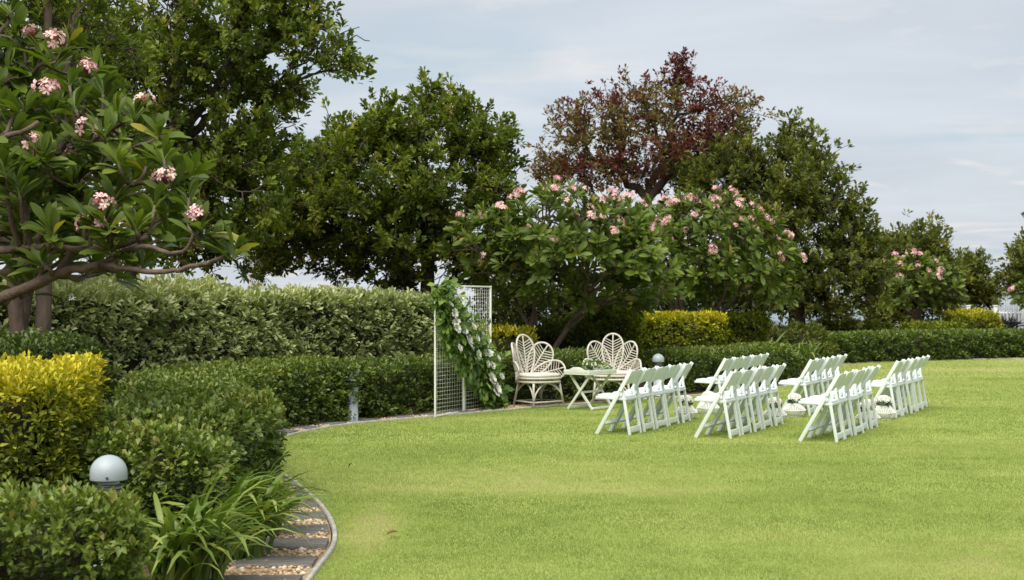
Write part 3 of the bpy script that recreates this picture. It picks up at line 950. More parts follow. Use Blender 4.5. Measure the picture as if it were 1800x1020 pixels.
def leaf_objects(root, P, D, N, L, tint, meshes, tints, limit, mat, Wr, tmpl, stuff='foliage'):
    """the leaves that show largest become parts, the rest one joined part"""
    loc = np.array(root.location)
    px = P[:, 0] / P[:, 1] * F + 900
    py = HY - (P[:, 2] - EYE) / P[:, 1] * F
    inside = (px > -20) & (px < 1820) & (py > -20) & (py < 1040)
    order = np.argsort(-(L / P[:, 1]) * inside + rng.uniform(0, .0005, len(P)))
    first, rest = order[:limit], order[limit:]
    for i in first:
        k = int(np.argmin(np.abs(np.array(tints) - tint[i])))
        link('leaf', meshes[k], root, frame_matrix(P[i] - loc, D[i], N[i], L[i]))
    if len(rest):
        mb = MB()
        add_leaves(mb, P[rest] - loc, D[rest], N[rest], L[rest], Wr, tint[rest], tmpl)
        mb.build(stuff, mat, root, smooth=True, kind='stuff')


def rosettes(tips, axes, per, L, lo=0.30, hi=1.22):
    """leaves set spirally round each tip"""
    n = len(tips)
    A = unit(axes)
    ref = np.where(np.abs(A[:, 2:]) < .9, np.array([[0, 0, 1.0]]), np.array([[1.0, 0, 0]]))
    U = unit(np.cross(A, ref))
    V = np.cross(A, U)
    Ps, Ds, Ns, Ls = [], [], [], []
    for k in range(per):
        az = k * 2.39996 + rng.uniform(-.35, .35, n) + rng.uniform(0, 6)
        el = lo + (hi - lo) * (k + .5) / per + rng.normal(0, .12, n)
        rad = np.cos(az)[:, None] * U + np.sin(az)[:, None] * V
        D = A * np.cos(el)[:, None] + rad * np.sin(el)[:, None] + np.array([0, 0, -.03])
        Ps.append(tips - A * (k / per * .10 * L / .28)); Ds.append(D); Ns.append(A - rad * .25 + rng.normal(0, .18, (n, 3)))
        Ls.append(L * rng.uniform(.72, 1.15, n) * (0.7 + 0.45 * (k + 1) / per))
    return np.concatenate(Ps), unit(np.concatenate(Ds)), unit(np.concatenate(Ns)), np.concatenate(Ls)


# one flower: five overlapping petals round a yellow eye
def flower_mesh(kind):
    mb = MB()
    for k in range(5):
        a = k * 2 * PI / 5
        D = np.array([math.cos(a), math.sin(a), .28])
        S = np.array([-math.sin(a), math.cos(a), .10])
        U = np.array([0, 0, 1.0])
        rows = [(0.03, 0.05, 0.0, 0.0), (.40, .19, .10, 0.20 + .15 * kind), (.78, .27, .06, 0.24 + .38 * kind), (1.0, .09, -.08, 0.28 + .55 * kind)]
        v, t = [], []
        for y, w, z, tt in rows:
            v += [D * y - S * w + U * z, D * y + S * w + U * (z + .05)]
            t += [tt, min(1, tt + .12 + .2 * kind)]
        mb.add(np.array(v), np.array([[0, 1, 3, 2], [2, 3, 5, 4], [4, 5, 7, 6]]), np.array(t))
    return mb.mesh('flower', M['petal_pink'], smooth=True)


FLOWERS = [flower_mesh(0.1), flower_mesh(0.55), flower_mesh(0.9)]


def stalk_mesh(r):
    mb = MB()
    for k in range(16):
        d = unit(rsphere(1)[0] * np.array([1, 1, .5]) + np.array([0, 0, .75]))
        e = d * r * rng.uniform(.7, .95)
        mb.tube([(0, 0, -.5 * r), e * .5 + np.array([0, 0, -.1 * r]), e], [.05 * r, .035 * r, .03 * r], 4)
    return mb.mesh('flower_cluster', M['stalk'])


STALK = [stalk_mesh(1.0) for _ in range(3)]
# whole clusters as one mesh for the trees farther off
def cluster_mesh(cnt):
    mb = MB()
    for k in range(cnt):
        d = unit(rsphere(1)[0] * np.array([1, 1, .5]) + np.array([rng.normal(0, .2), rng.normal(0, .2), .55]))
        kind = rng.choice(3, p=[.3, .35, .35])
        src = FLOWERS[kind]
        V = np.empty(len(src.vertices) * 3)
        src.vertices.foreach_get('co', V)
        t = np.empty(len(src.vertices))
        src.attributes['tint'].data.foreach_get('value', t)
        V = V.reshape(-1, 3) * .46 * rng.uniform(.6, 1.1)
        m_ = np.array(frame_matrix(d * np.array([.9, .9, .6]) * rng.uniform(.45, 1.05), unit(np.cross(d, rsphere(1)[0])), d, 1.0))
        F4 = np.array([[v_ for v_ in p.vertices] for p in src.polygons])
        mb.add(V @ m_[:3, :3].T + m_[:3, 3], F4, np.clip(t + rng.normal(0, .08), 0, 1))
    return mb.mesh('flower_cluster', M['petal_pink'], smooth=True)


CLUSTERS = [cluster_mesh(i) for i in (13, 9, 6, 11, 4, 8, 15)]


def near_frangipani():
    base = np.array([gx(-230, 10.8), 10.8, 0])
    root = empty('frangipani_tree', base)
    tag(root, 'large frangipani at the left edge with bare crooked limbs and pink flowers', 'tree', 'frangipani trees in pink flower')
    J = lambda pts: np.array([W(*p) for p in pts]) - base
    main = [
        ([(-230, 760, 10.8), (-225, 660, 10.8), (-190, 600, 10.7)], .17, .13),
        ([(-190, 600, 10.7), (-90, 556, 10.5), (0, 525, 10.3), (40, 509, 10.2), (83, 490, 10.1), (103, 480, 10.1), (140, 472, 10.0), (180, 464, 9.9)], .085, .036),
        ([(180, 464, 9.9), (230, 473, 9.8), (290, 478, 9.7), (340, 468, 9.6), (378, 458, 9.5), (404, 447, 9.5)], .03, .017),
        ([(180, 464, 9.9), (213, 446, 9.9), (245, 435, 9.8), (272, 436, 9.8), (300, 446, 9.7), (330, 436, 9.7), (343, 408, 9.7)], .03, .017),
        ([(103, 480, 10.1), (118, 458, 10.1), (133, 443, 10.1), (165, 425, 10.1), (210, 408, 10.1), (245, 400, 10.0)], .042, .017),
        ([(-190, 600, 10.7), (-60, 500, 10.8), (0, 482, 10.8), (45, 470, 10.7), (62, 452, 10.6), (95, 400, 10.5), (125, 350, 10.4), (150, 310, 10.3)], .07, .018),
        ([(-190, 600, 10.7), (-90, 470, 10.4), (0, 440, 10.2), (80, 434, 10.0), (150, 438, 9.9), (215, 432, 9.9), (260, 415, 9.8)], .065, .018),
        ([(-200, 610, 10.8), (-100, 420, 10.9), (0, 362, 10.8), (60, 332, 10.7), (78, 310, 10.6), (110, 262, 10.5), (140, 215, 10.4)], .07, .018),
        ([(-200, 610, 10.8), (-140, 400, 10.4), (-60, 300, 10.2), (0, 246, 10.0), (40, 232, 9.9), (70, 214, 9.9)], .065, .022),
        ([(-200, 610, 10.8), (-160, 350, 11.1), (-80, 220, 11.1), (0, 150, 11.0), (50, 133, 10.9), (75, 112, 10.8)], .07, .02),
        ([(0, 362, 10.8), (70, 300, 11.0), (140, 262, 11.0), (200, 225, 10.9), (235, 205, 10.8)], .04, .016),
        ([(0, 405, 10.6), (70, 372, 10.5), (140, 350, 10.4), (210, 330, 10.3), (265, 318, 10.2), (320, 300, 10.2)], .045, .017),
        ([(-80, 220, 11.1), (-40, 120, 11.2), (0, 60, 11.2), (20, 30, 11.2)], .045, .02),
        ([(140, 262, 11.0), (210, 262, 10.8), (262, 250, 10.7), (290, 240, 10.6)], .022, .015),
    ]
    mb = MB()
    nodes = []
    for pts, ra, rb in main:
        p = smooth_line(J(pts), 0.05)
        p = p + rng.normal(0, .004, p.shape)
        rr = np.linspace(ra, rb, len(p)) * (1 + .05 * np.sin(np.arange(len(p)) * 1.7 + rng.uniform(0, 6)))
        rr = rr * .74
        mb.tube(p, rr, 9)
        if len(pts) > 3:
            nodes.append(np.concatenate([p[len(p) // 4:], rr[len(p) // 4:, None]], 1))
    nodes = np.concatenate(nodes)
    tips_px = [(412, 440, 9.5), (345, 402, 9.7), (340, 300, 10.2), (322, 262, 10.4), (280, 232, 10.5), (250, 392, 10), (212, 268, 10.6), (238, 200, 10.8), (206, 198, 10.7), (182, 158, 10.8), (122, 148, 10.6), (100, 108, 10.8), (30, 52, 11), (20, 18, 11.2),
               (62, 128, 10.9), (132, 186, 10.4), (150, 242, 10.3), (92, 198, 10.3), (45, 190, 10.2), (300, 332, 10.1), (356, 398, 9.6), (272, 362, 9.9), (204, 342, 10.1), (240, 402, 9.8), (182, 396, 9.8), (150, 372, 10), (122, 330, 10.3), (62, 300, 10.5),
               (20, 230, 10.1), (32, 330, 10.4), (102, 402, 10.2), (50, 402, 10.2), (20, 455, 10.6), (72, 452, 10.3), (168, 466, 10.4), (110, 455, 10.6), (252, 462, 9.9), (310, 250, 10.6), (288, 276, 10.3), (258, 290, 10.4), (332, 348, 9.9), (376, 428, 9.7),
               (362, 305, 10.5), (296, 420, 10.1), (215, 480, 10.2), (40, 80, 11), (75, 90, 10.9), (10, 110, 11), (110, 178, 10.7), (12, 290, 10.1), (160, 290, 10.5), (90, 250, 10.4), (50, 250, 10.6), (180, 225, 10.7), (130, 420, 10.6), (235, 310, 10.5), (10, 400, 11),
               (85, 345, 10.9), (190, 300, 10.8), (300, 375, 10.1), (60, 220, 11), (-30, 60, 11), (-60, 140, 11), (-40, 200, 10.5), (-70, 280, 10.6), (-40, 350, 10.6), (-60, 420, 10.5), (-20, 500, 10.9), (-100, 60, 11), (-110, 220, 10.5), (-10, 160, 10.6), (30, 150, 11.3), (0, 190, 10.2),
               (36, 490, 10.5), (62, 505, 10.4), (145, 150, 11), (160, 120, 11.2), (250, 235, 11)]
    fl_px = [(90, 72, 10.8), (56, 62, 10.9), (85, 158, 10.3), (150, 122, 10.8), (255, 182, 10.8), (152, 226, 10.3), (50, 256, 10.1), (290, 316, 10.1), (180, 362, 9.8), (162, 394, 9.8), (350, 380, 9.6), (120, 265, 10.9), (100, 440, 10.5), (75, 480, 10.6)]
    tips_px += [(rng.uniform(-60, 300), rng.uniform(60, 430), rng.uniform(10.8, 12.3)) for _ in range(80)]
    tips_px += [(rng.uniform(-40, 210), rng.uniform(230, 470), rng.uniform(9.7, 10.5)) for _ in range(34)]
    tips_px = [p for p in tips_px if p[0] < 60 + p[1] * .95]
    tips = np.array([W(*p) for p in tips_px]) - base
    axes = np.zeros_like(tips)
    for i, t in enumerate(tips):
        score = np.linalg.norm(nodes[:, :3] - t, axis=1) + 1.6 * np.maximum(0, nodes[:, 2] - t[2]) + 0.5 * np.maximum(0, nodes[:, 0] - t[0])
        j = int(np.argmin(score))
        a = nodes[j, :3]
        r0 = min(nodes[j, 3] * .8, .022)
        L = np.linalg.norm(t - a)
        m1 = a + (t - a) * .5 + np.array([0, 0, -.12 * L]) + rng.normal(0, .03, 3)
        if L > .06:
            mb.tube(smooth_line([a, m1, t], .05), np.linspace(r0, .012, len(smooth_line([a, m1, t], .05))), 6)
        axes[i] = unit((t - m1) + np.array([.02, -.05, .12 + .15 * L]))
    mb.build('trunk', M['bark_plum'], root, smooth=True)
    P, D, N, L = rosettes(tips + base, axes, 12, 0.235)
    tint = np.clip(np.tile(rng.normal(.39, .14, len(tips)), 12) + rng.normal(0, .12, len(P)), .1, .9)
    tint[rng.uniform(size=len(P)) < .025] = .98
    leaf_objects(root, P, D, N, L, tint, PLUM_LEAF, (0.22, 0.4, 0.52, 0.64, 0.8, 0.96), 300, M['leaf_plum'], 0.32, T_PLUM)
    for i, p in enumerate(fl_px):
        c = W(*p) - base
        r = 0.082 * rng.uniform(.85, 1.1) if i < 11 else .05
        j = int(np.argmin(np.linalg.norm(tips - c, axis=1)))
        ax = unit(c - tips[j] + np.array([0, -.1, .25]))
        mw = frame_matrix(c, unit(np.cross(ax, rsphere(1)[0])), ax, r)
        cl = link('flower_cluster', STALK[i % 3], root, mw)
        for k in range(11 if i < 11 else 5):
            d = unit(rsphere(1)[0] * np.array([1, 1, .6]) + np.array([0, 0, .55]))
            kd = int(rng.choice(3, p=[.4, .4, .2]))
            link('flower', FLOWERS[kd], cl, frame_matrix(d * rng.uniform(.6, 1.15), unit(np.cross(d, rsphere(1)[0])), d, .52 * rng.uniform(.7, 1.15)))
    return root


near_frangipani()


def frangipani(base, fork, blobs, n, L, label, r0, n_cl, crad, parts=300, per=11, up=0.25):
    """many-stemmed dome: tips on the upper shell, rosette at every tip"""
    base = np.array([base[0], base[1], 0.0])
    root = empty('frangipani_tree', base)
    tag(root, label, 'tree', 'frangipani trees in pink flower')
    tips, dirs = blob_tips(blobs, n, 0.22)
    k = dirs[:, 2] > -0.7
    tips, dirs = tips[k], dirs[k]
    mb = MB()
    f = np.array(fork) - base
    mb.tube([(0, 0, -.02), f * .5 + rng.normal(0, .03, 3), f], [r0 * 1.2, r0, r0 * .95], 9, cap=False)
    ax = skeleton(mb, f, tips - base, r0 * .8, .013, .42, 0.10, 7, .05, .36)
    mb.build('trunk', M['bark_plum'], root, smooth=True)
    A = unit(unit(ax) * .4 + dirs * .5 + np.array([0, -.1, .45]))
    P, D, N, Ls = rosettes(tips, A, per, L)
    tint = np.clip(np.tile(rng.normal(.46, .14, len(tips)), per) + rng.normal(0, .10, len(P)), .05, .92)
    tint[rng.uniform(size=len(P)) < .02] = .98
    leaf_objects(root, P, D, N, Ls, tint, PLUM_LEAF, (0.22, 0.4, 0.52, 0.64, 0.8, 0.96), parts, M['leaf_plum'], 0.32, T_PLUM)
    score = tips[:, 2] * .8 - tips[:, 1] * .35 + rng.normal(0, .45, len(tips))
    for i in np.argsort(-score)[:n_cl]:
        c = tips[i] - base + A[i] * L * .45
        link('flower_cluster', CLUSTERS[i % 7], root, frame_matrix(c, unit(np.cross(A[i], rsphere(1)[0])), A[i], crad * rng.uniform(.65, 1.2)))
    return root


frangipani((gx(945, 25.5), 25.5), W(945, 662, 25.5), [(985, 405, 160, 78, 25.2, 1.6), (870, 430, 85, 62, 25, 1.2), (1125, 455, 72, 62, 25, 1.2), (1000, 365, 85, 40, 25.5, 1.3), (1000, 455, 150, 62, 25.0, 1.5), (1155, 500, 40, 36, 25, .7), (850, 480, 50, 42, 25, .8), (985, 420, 120, 60, 24.4, .8), (1080, 430, 90, 60, 24.6, .8), (940, 500, 110, 48, 25.6, 1.1), (1060, 520, 110, 42, 25.8, 1.1)],
           560, .25, 'spreading frangipani with few pink flowers above the rattan chairs', .075, 40, .105)
frangipani((gx(1195, 30.5), 30.5), W(1200, 640, 30.5), [(1230, 430, 150, 86, 30.5, 1.8), (1150, 410, 95, 66, 30.8, 1.5), (1325, 462, 76, 66, 30, 1.3), (1240, 385, 110, 46, 30.5, 1.5), (1365, 510, 36, 32, 30, .7), (1250, 490, 130, 46, 30.0, 1.4), (1270, 440, 120, 70, 29.6, .9), (1180, 510, 90, 40, 31, 1.2)],
           560, .26, 'frangipani crowded with pink flowers behind the lime hedge', .085, 66, .118)
frangipani((gx(1610, 47), 47.0), W(1610, 560, 47), [(1610, 495, 70, 46, 47, 1.4), (1655, 505, 40, 36, 47, 1), (1580, 520, 60, 34, 47, 1.2)],
           220, .34, 'far frangipani with scattered pink flowers beyond the low hedge', .13, 20, .17, parts=60)
frangipani((gx(1812, 52), 52.0), W(1812, 550, 52), [(1812, 520, 40, 24, 52, 1)], 40, .34, 'small frangipani leaning in at the right edge over the fence', .09, 2, .15, parts=20)

# ------------------------------------------------------------------ strap-leaved clumps
def strap_mesh(bend, t):
    mb = MB()
    n = 8
    s = np.linspace(0, 1, n)
    ang = 1.25 - bend * s ** 1.4
    y = np.concatenate([[0], np.cumsum(np.cos(ang[:-1]))]) / (n - 1)
    z = np.concatenate([[0], np.cumsum(np.sin(ang[:-1]))]) / (n - 1)
    w = 0.025 * np.array([.7, .95, 1, 1, .95, .85, .6, .08])
    v = np.concatenate([np.stack([-w, y, z + w * .35], 1), np.stack([0 * w, y, z], 1), np.stack([w, y, z + w * .35], 1)])
    i = np.arange(n - 1)
    f = np.concatenate([np.stack([i, i + n, i + n + 1, i + 1], 1), np.stack([i + n, i + 2 * n, i + 2 * n + 1, i + n + 1], 1)])
    mb.add(v, f, np.clip(t + np.tile(np.linspace(-.1, .12, n), 3), 0, 1))
    return mb.mesh('leaf', M['leaf_strap'], smooth=True)


STRAPS = [strap_mesh(b, t) for b, t in ((1.4, .35), (1.9, .5), (2.3, .6), (2.7, .45), (1.7, .75), (2.1, .3), (2.5, .95))]


def strap_clump(x, y, n, L, label, spread=.12, face=None):
    root = empty('strap_leaf_clump', (x, y, 0))
    tag(root, label, 'plant', 'strap-leaved clumps in the beds')
    for k in range(n):
        a = rng.uniform(0, 2 * PI) if face is None or rng.uniform() < .35 else rng.normal(face, .7)
        r = spread * math.sqrt(rng.uniform())
        b_ = rng.uniform(0, 2 * PI)
        m_ = Matrix.Translation((r * math.cos(b_), r * math.sin(b_), 0.0)) @ Matrix.Rotation(a - PI / 2, 4, 'Z') @ Matrix.Rotation(rng.normal(0, .2), 4, 'Y') @ Matrix.Rotation(rng.uniform(-.1, .45), 4, 'X') @ Matrix.Scale(L * rng.uniform(.65, 1.15), 4)
        link('leaf', STRAPS[int(rng.integers(len(STRAPS)))], root, m_)
    return root


strap_clump(-1.84, 7.95, 125, .70, 'glossy strap-leaved clump lowest beside the path, just right of the loose hedge', .22, -.6)
strap_clump(-1.74, 8.85, 130, .70, 'largest strap-leaved clump arching over the sleepers', .22, -.5)
strap_clump(-1.80, 9.75, 95, .64, 'strap-leaved clump tucked against the end of the curved hedge', .2, -.6)
strap_clump(-2.72, 9.62, 36, .98, 'upright strap-leaved clump between the yellow hedge and the curved hedge', .14)
strap_clump(6.0, 33.0, 70, 1.1, 'far strap-leaved clump beyond the boxy green hedge', .5)
strap_clump(6.9, 34.0, 60, 1.0, 'far strap-leaved clump nearest the start of the far low hedge', .5)
strap_clump(4.9, 31.9, 40, 1.0, 'strap-leaved clump hard against the boxy green hedge end', .4)

# ------------------------------------------------------------------ bollard lights
def bollard(x, y, label, h=0.74):
    root = empty('bollard_light', (x, y, 0))
    tag(root, label, 'bollard light', 'grey bollard lights round the lawn')
    mb = MB()
    mb.lathe([(.0, .0), (.105, .0), (.105, .012), (.082, .02), (.082, h - .235), (.0, h - .235)], 24)
    mb.build('post', M['grey_metal'], root, smooth=True, bevel=0)
    mb = MB()
    for k in range(3):
        z = h - .225 + k * .028
        mb.lathe([(.05, z), (.084, z - .004), (.084, z + .002), (.05, z + .010)], 24)
    mb.build('louvre', M['dark_metal'], root, smooth=True)
    mb = MB()
    mb.lathe([(.0, h - .235), (.06, h - .235), (.06, h - .135), (.0, h - .135)], 20)
    mb.build('lens', M['lens'], root, smooth=True)
    mb = MB()
    pr = [(.0, h - .14), (.101, h - .14), (.103, h - .135), (.103, h - .10)] + [(.103 * math.cos(a), h - .10 + .10 * math.sin(a)) for a in np.linspace(.12, PI / 2 - .02, 12)] + [(0.0, h)]
    mb.lathe(pr, 32)
    mb.build('dome', M['grey_metal'], root, smooth=True)
    mb = MB()
    mb.tube([(.02, -.1025, h - .118), (.02, -.109, h - .118)], [.007, .007], 10)
    mb.build('screw', M['dark_metal'], root)
    return root


bollard(gx(191, 8.0), 8.0, 'nearest grey domed bollard light behind the loose low hedge')
b2 = bollard(-2.13, 18.93, 'grey bollard post half swallowed by the curved low hedge', .70)
bollard(gx(1157, 24.2), 24.2, 'domed bollard light between the right rattan chair and the folding chairs', .72)
bollard(gx(1521, 38.0), 38.0, 'farthest small bollard light standing against the far low hedge', .7)

# ------------------------------------------------------------------ folding chairs
def make_folding_chair():
    root = empty('folding_chair')
    TOP, FR, BK = 0.79, 0.205, -0.245          # height; front foot and back top along y (chair faces +y)
    yr = lambda z: FR + (BK - FR) * z / TOP
    nrm = unit(np.array([0, TOP, FR - BK]))     # across the rail, in its side plane
    for s in (-1, 1):                           # long rails from front foot to back top
        mb = MB()
        mb.bar((s * .208, FR, 0), (s * .208, BK, TOP), .024, .046, up=nrm)
        mb.build('leg', M['white_resin'], root, bevel=.006)
    for s in (-1, 1):                           # rear legs
        mb = MB()
        mb.bar((s * .178, -.215, 0), (s * .178, -.118, .56), .022, .036, up=(0, 1, 0))
        mb.build('rear_leg', M['white_resin'], root, bevel=.005)
    mb = MB()
    mb.bar((-.167, -.203, .065), (.167, -.203, .065), .020, .07, up=(0, 0, 1))
    mb.build('rear_stretcher', M['white_resin'], root, bevel=.004)
    mb = MB()
    y1 = yr(.13)
    mb.bar((-.196, y1, .13), (.196, y1, .13), .024, .05, up=nrm)
    mb.build('front_stretcher', M['white_resin'], root, bevel=.004)
    # seat: padded panel in a frame, slightly tipped to the back
    mb = MB()
    n = 17
    xs = np.linspace(-.19, .19, n)
    outl = [(x, .245 - .02 * (x / .19) ** 4) for x in xs] + [(x, -.165) for x in xs[::-1]]
    mb.prism(outl, .030, ((0, 0, .437), (1, 0, 0), (0, 1, .035), (0, 0, 1)))
    mb.build('seat', M['white_resin'], root, bevel=.006)
    mb = MB()
    outl = [(x * .9, .225 - .02 * (x / .19) ** 4) for x in xs] + [(x * .9, -.15) for x in xs[::-1]]
    mb.prism(outl, .022, ((0, 0, .463), (1, 0, 0), (0, 1, .035), (0, 0, 1)))
    mb.build('seat_pad', M['white_seat'], root, bevel=.009)
    # backrest: curved board with a wavy top and bottom edge
    mb = MB()
    n = 21
    xs = np.linspace(-.194, .194, n)
    c = np.cos(xs / .194 * PI)
    top = TOP - .008 - .012 * (1 - c) * .5 - .006 * np.cos(xs / .194 * 2 * PI)
    bot = TOP - .175 - .018 * (1 - c) * .5
    v = []
    for th in (-.009, .009):
        for zz_ in (bot, bot + (top - bot) * .5, top):
            yy = yr(zz_) - .016 * (1 - (xs / .194) ** 2) + th
            v.append(np.stack([xs, yy, zz_], 1))
    v = np.concatenate(v)
    i = np.arange(n - 1)
    f = []
    for L_ in range(2):
        for rr in range(2):
            b0 = (L_ * 3 + rr) * n
            q = np.stack([b0 + i, b0 + i + 1, b0 + n + i + 1, b0 + n + i], 1)
            f.append(q if L_ == 0 else q[:, ::-1])
    for rr in (0, 2):
        q = np.stack([rr * n + i, rr * n + i + 1, (rr + 3) * n + i + 1, (rr + 3) * n + i], 1)
        f.append(q[:, ::-1] if rr == 0 else q)
    for e in (0, n - 1):
        for rr in range(2):
            f.append(np.array([[rr * n + e, (rr + 1) * n + e, (rr + 4) * n + e, (rr + 3) * n + e]]))
    mb.add(v, np.concatenate(f))
    mb.build('backrest', M['white_resin'], root, bevel=.003)
    for s in (-1, 1):
        mb = MB()
        mb.tube([(s * .165, yr(.535) - .004, .535), (s * .226, yr(.535) - .004, .535)], [.010, .010], 10)
        mb.build('bolt', M['white_seat'], root, smooth=False)
    return root


CH_ANG = math.radians(24.5)
Fdir = np.array([-math.cos(CH_ANG), math.sin(CH_ANG)])            # the chairs face left and away
Ldir = np.array([math.sin(CH_ANG + .03), math.cos(CH_ANG + .03)])
rot_ch = math.atan2(Fdir[1], Fdir[0]) - PI / 2
proto = make_folding_chair()
ordn = ['at the aisle end', 'second from the aisle', 'third from the aisle', 'fourth from the aisle', 'at the outer end']
rows_n = ['front row', 'middle row', 'back row']
used = False
lan = []
for blk, (fx, fy) in enumerate(((1.417, 17.05), (3.03, 20.43))):
    for r_ in range(3):
        f0 = np.array([fx + 1.134 * r_, fy - .44 * r_])
        # the measured point is the near rear foot: chair origin sits ahead of it and half a width in
        o0 = f0 + Fdir * .215 + Ldir * .178
        for k in range(5):
            p = o0 + Ldir * .472 * k + Fdir * rng.normal(0, .014)
            c = proto if not used else copy_tree(proto)
            used = True
            c.location = (p[0], p[1], 0)
            c.rotation_euler = (0, 0, rot_ch + rng.normal(0, .028))
            pos = ordn[4 - k] if blk == 0 else ordn[k]
            tag(c, 'white folding chair %s in the %s of the %s block' % (pos, rows_n[r_], 'nearer' if blk == 0 else 'farther'), 'chair', 'white folding chairs in rows')
        end = (o0 + Ldir * (.472 * 4 + .50)) if blk == 0 else (o0 - Ldir * .42)
        lan.append((end + Fdir * (-.02 if blk == 0 else -.08), blk, r_))

# ------------------------------------------------------------------ aisle lanterns and posies
def bloom_mesh(name, petals=(5, 7, 8), mat='petal_white', t=(.3, .7, .9)):
    mb = MB()
    for ring, npet in enumerate(petals):
        el = (1.15, .75, .30)[ring]
        ln_ = (.5, .8, 1.0)[ring]
        for k in range(npet):
            a = k * 2 * PI / npet + ring * .4 + rng.uniform(-.15, .15)
            rad = np.array([math.cos(a), math.sin(a), 0])
            S = np.array([-math.sin(a), math.cos(a), 0])
            D = rad * math.cos(el) + np.array([0, 0, math.sin(el)])
            Up = -rad * math.sin(el) + np.array([0, 0, math.cos(el)])
            w = .30 * ln_
            v = [D * .05 * ln_ - S * w * .3, D * .05 * ln_ + S * w * .3, D * .55 * ln_ - S * w + Up * .10, D * .55 * ln_ + S * w + Up * .10, D * ln_ - S * w * .6 + Up * .0, D * ln_ + S * w * .6 + Up * .0]
            mb.add(np.array(v), np.array([[0, 1, 3, 2], [2, 3, 5, 4]]), np.array([t[ring] - .1, t[ring] - .1, t[ring], t[ring], t[ring] + .1, t[ring] + .1]))
    return mb.mesh(name, M[mat], smooth=True)


BLOOMS = [bloom_mesh('bloom') for _ in range(4)]
GAR_LEAF = leaf_meshes(T_OBOV, .5, M['leaf_garland'], 'leaf', (.15, .35, .5, .65, .85))
GT = (.15, .35, .5, .65, .85)


def make_lantern():
    root = empty('rattan_lantern')
    prof = lambda z: np.interp(z, [0, .03, .095, .15, .185], [.105, .125, .162, .108, .088])
    for z in (.006, .095, .185):
        mb = MB()
        a = np.linspace(0, 2 * PI, 33)[:-1]
        mb.tube(np.stack([prof(z) * np.cos(a), prof(z) * np.sin(a), np.full(32, z)], 1), .006, 6, closed=True)
        mb.build('hoop', M['white_wire'], root, smooth=True)
    mb = MB()
    for k in range(36):
        a = k * 2 * PI / 36
        zs = np.linspace(.006, .185, 7)
        mb.tube(np.stack([prof(zs) * math.cos(a), prof(zs) * math.sin(a), zs], 1), .0058, 4)
    o = mb.build('cane_slats', M['white_wire'], root, smooth=True)
    mb = MB()
    mb.lathe([(0, .012), (.095, .012), (.06, .185), (0, .185)], 16)
    mb.build('inner_pot', M['white_wire'], root, smooth=True)
    return root


def make_posy():
    root = empty('white_posy')
    mb = MB()
    n = 60
    a = rng.uniform(0, 2 * PI, n)
    P = np.stack([.05 * np.cos(a), .05 * np.sin(a), rng.uniform(.0, .05, n)], 1)
    D = np.stack([np.cos(a), np.sin(a), rng.uniform(-.1, .5, n)], 1)
    add_leaves(mb, P, D, unit(rsphere(n) * .4 + np.array([0, 0, 1])), rng.uniform(.05, .075, n), .5, rng.uniform(0, .35, n), T_OBOV)
    mb.build('leaves', M['leaf_garland'], root, kind='stuff')
    for k in range(19):
        ph = 2.39996 * k
        r = math.sqrt((k + .5) / 19)
        d = unit(np.array([math.cos(ph) * r * 1.05, math.sin(ph) * r * 1.05, math.sqrt(max(0.05, 1 - r * r)) * .75 + .1]))
        c = np.array([d[0] * .082, d[1] * .082, .062 + d[2] * .055])
        link('bloom', BLOOMS[k % 4], root, frame_matrix(c, unit(np.cross(d, rsphere(1)[0])), d, .046))
    return root


lp, pp = make_lantern(), make_posy()
first = True
for p, blk, r_ in lan:
    l_ = lp if first else copy_tree(lp)
    q_ = pp if first else copy_tree(pp)
    first = False
    l_.location = (p[0], p[1], 0)
    q_.location = (p[0], p[1], .186)
    rz = rng.uniform(0, 6)
    l_.rotation_euler = q_.rotation_euler = (0, 0, rz)
    wh = '%s block %s' % ('nearer' if blk == 0 else 'farther', ['front row', 'middle row', 'back row'][r_])
    tag(l_, 'white slatted lantern at the aisle end of the %s' % wh, 'lantern', 'white lanterns along the aisle')
    tag(q_, 'dome of white flowers topping the lantern at the %s' % wh, 'flowers', 'white posies along the aisle')

# ------------------------------------------------------------------ petal-backed rattan chairs
def petal_outline(Lp, wd, n=26):
    t = np.linspace(0, 1, n)
    # obovate loop starting and ending at the base
    a = t * 2 * PI
    y = Lp * (0.5 - 0.5 * np.cos(a))
    x = wd / 2 * np.sin(a) * (0.55 + 0.45 * (y / Lp)) * 1.18
    return np.stack([x, y], 1)


def petal_half_width(y, Lp, wd):
    c = np.clip(1 - 2 * y / Lp, -1, 1)
    return wd / 2 * np.sqrt(1 - c * c) * (0.55 + 0.45 * (y / Lp)) * 1.18


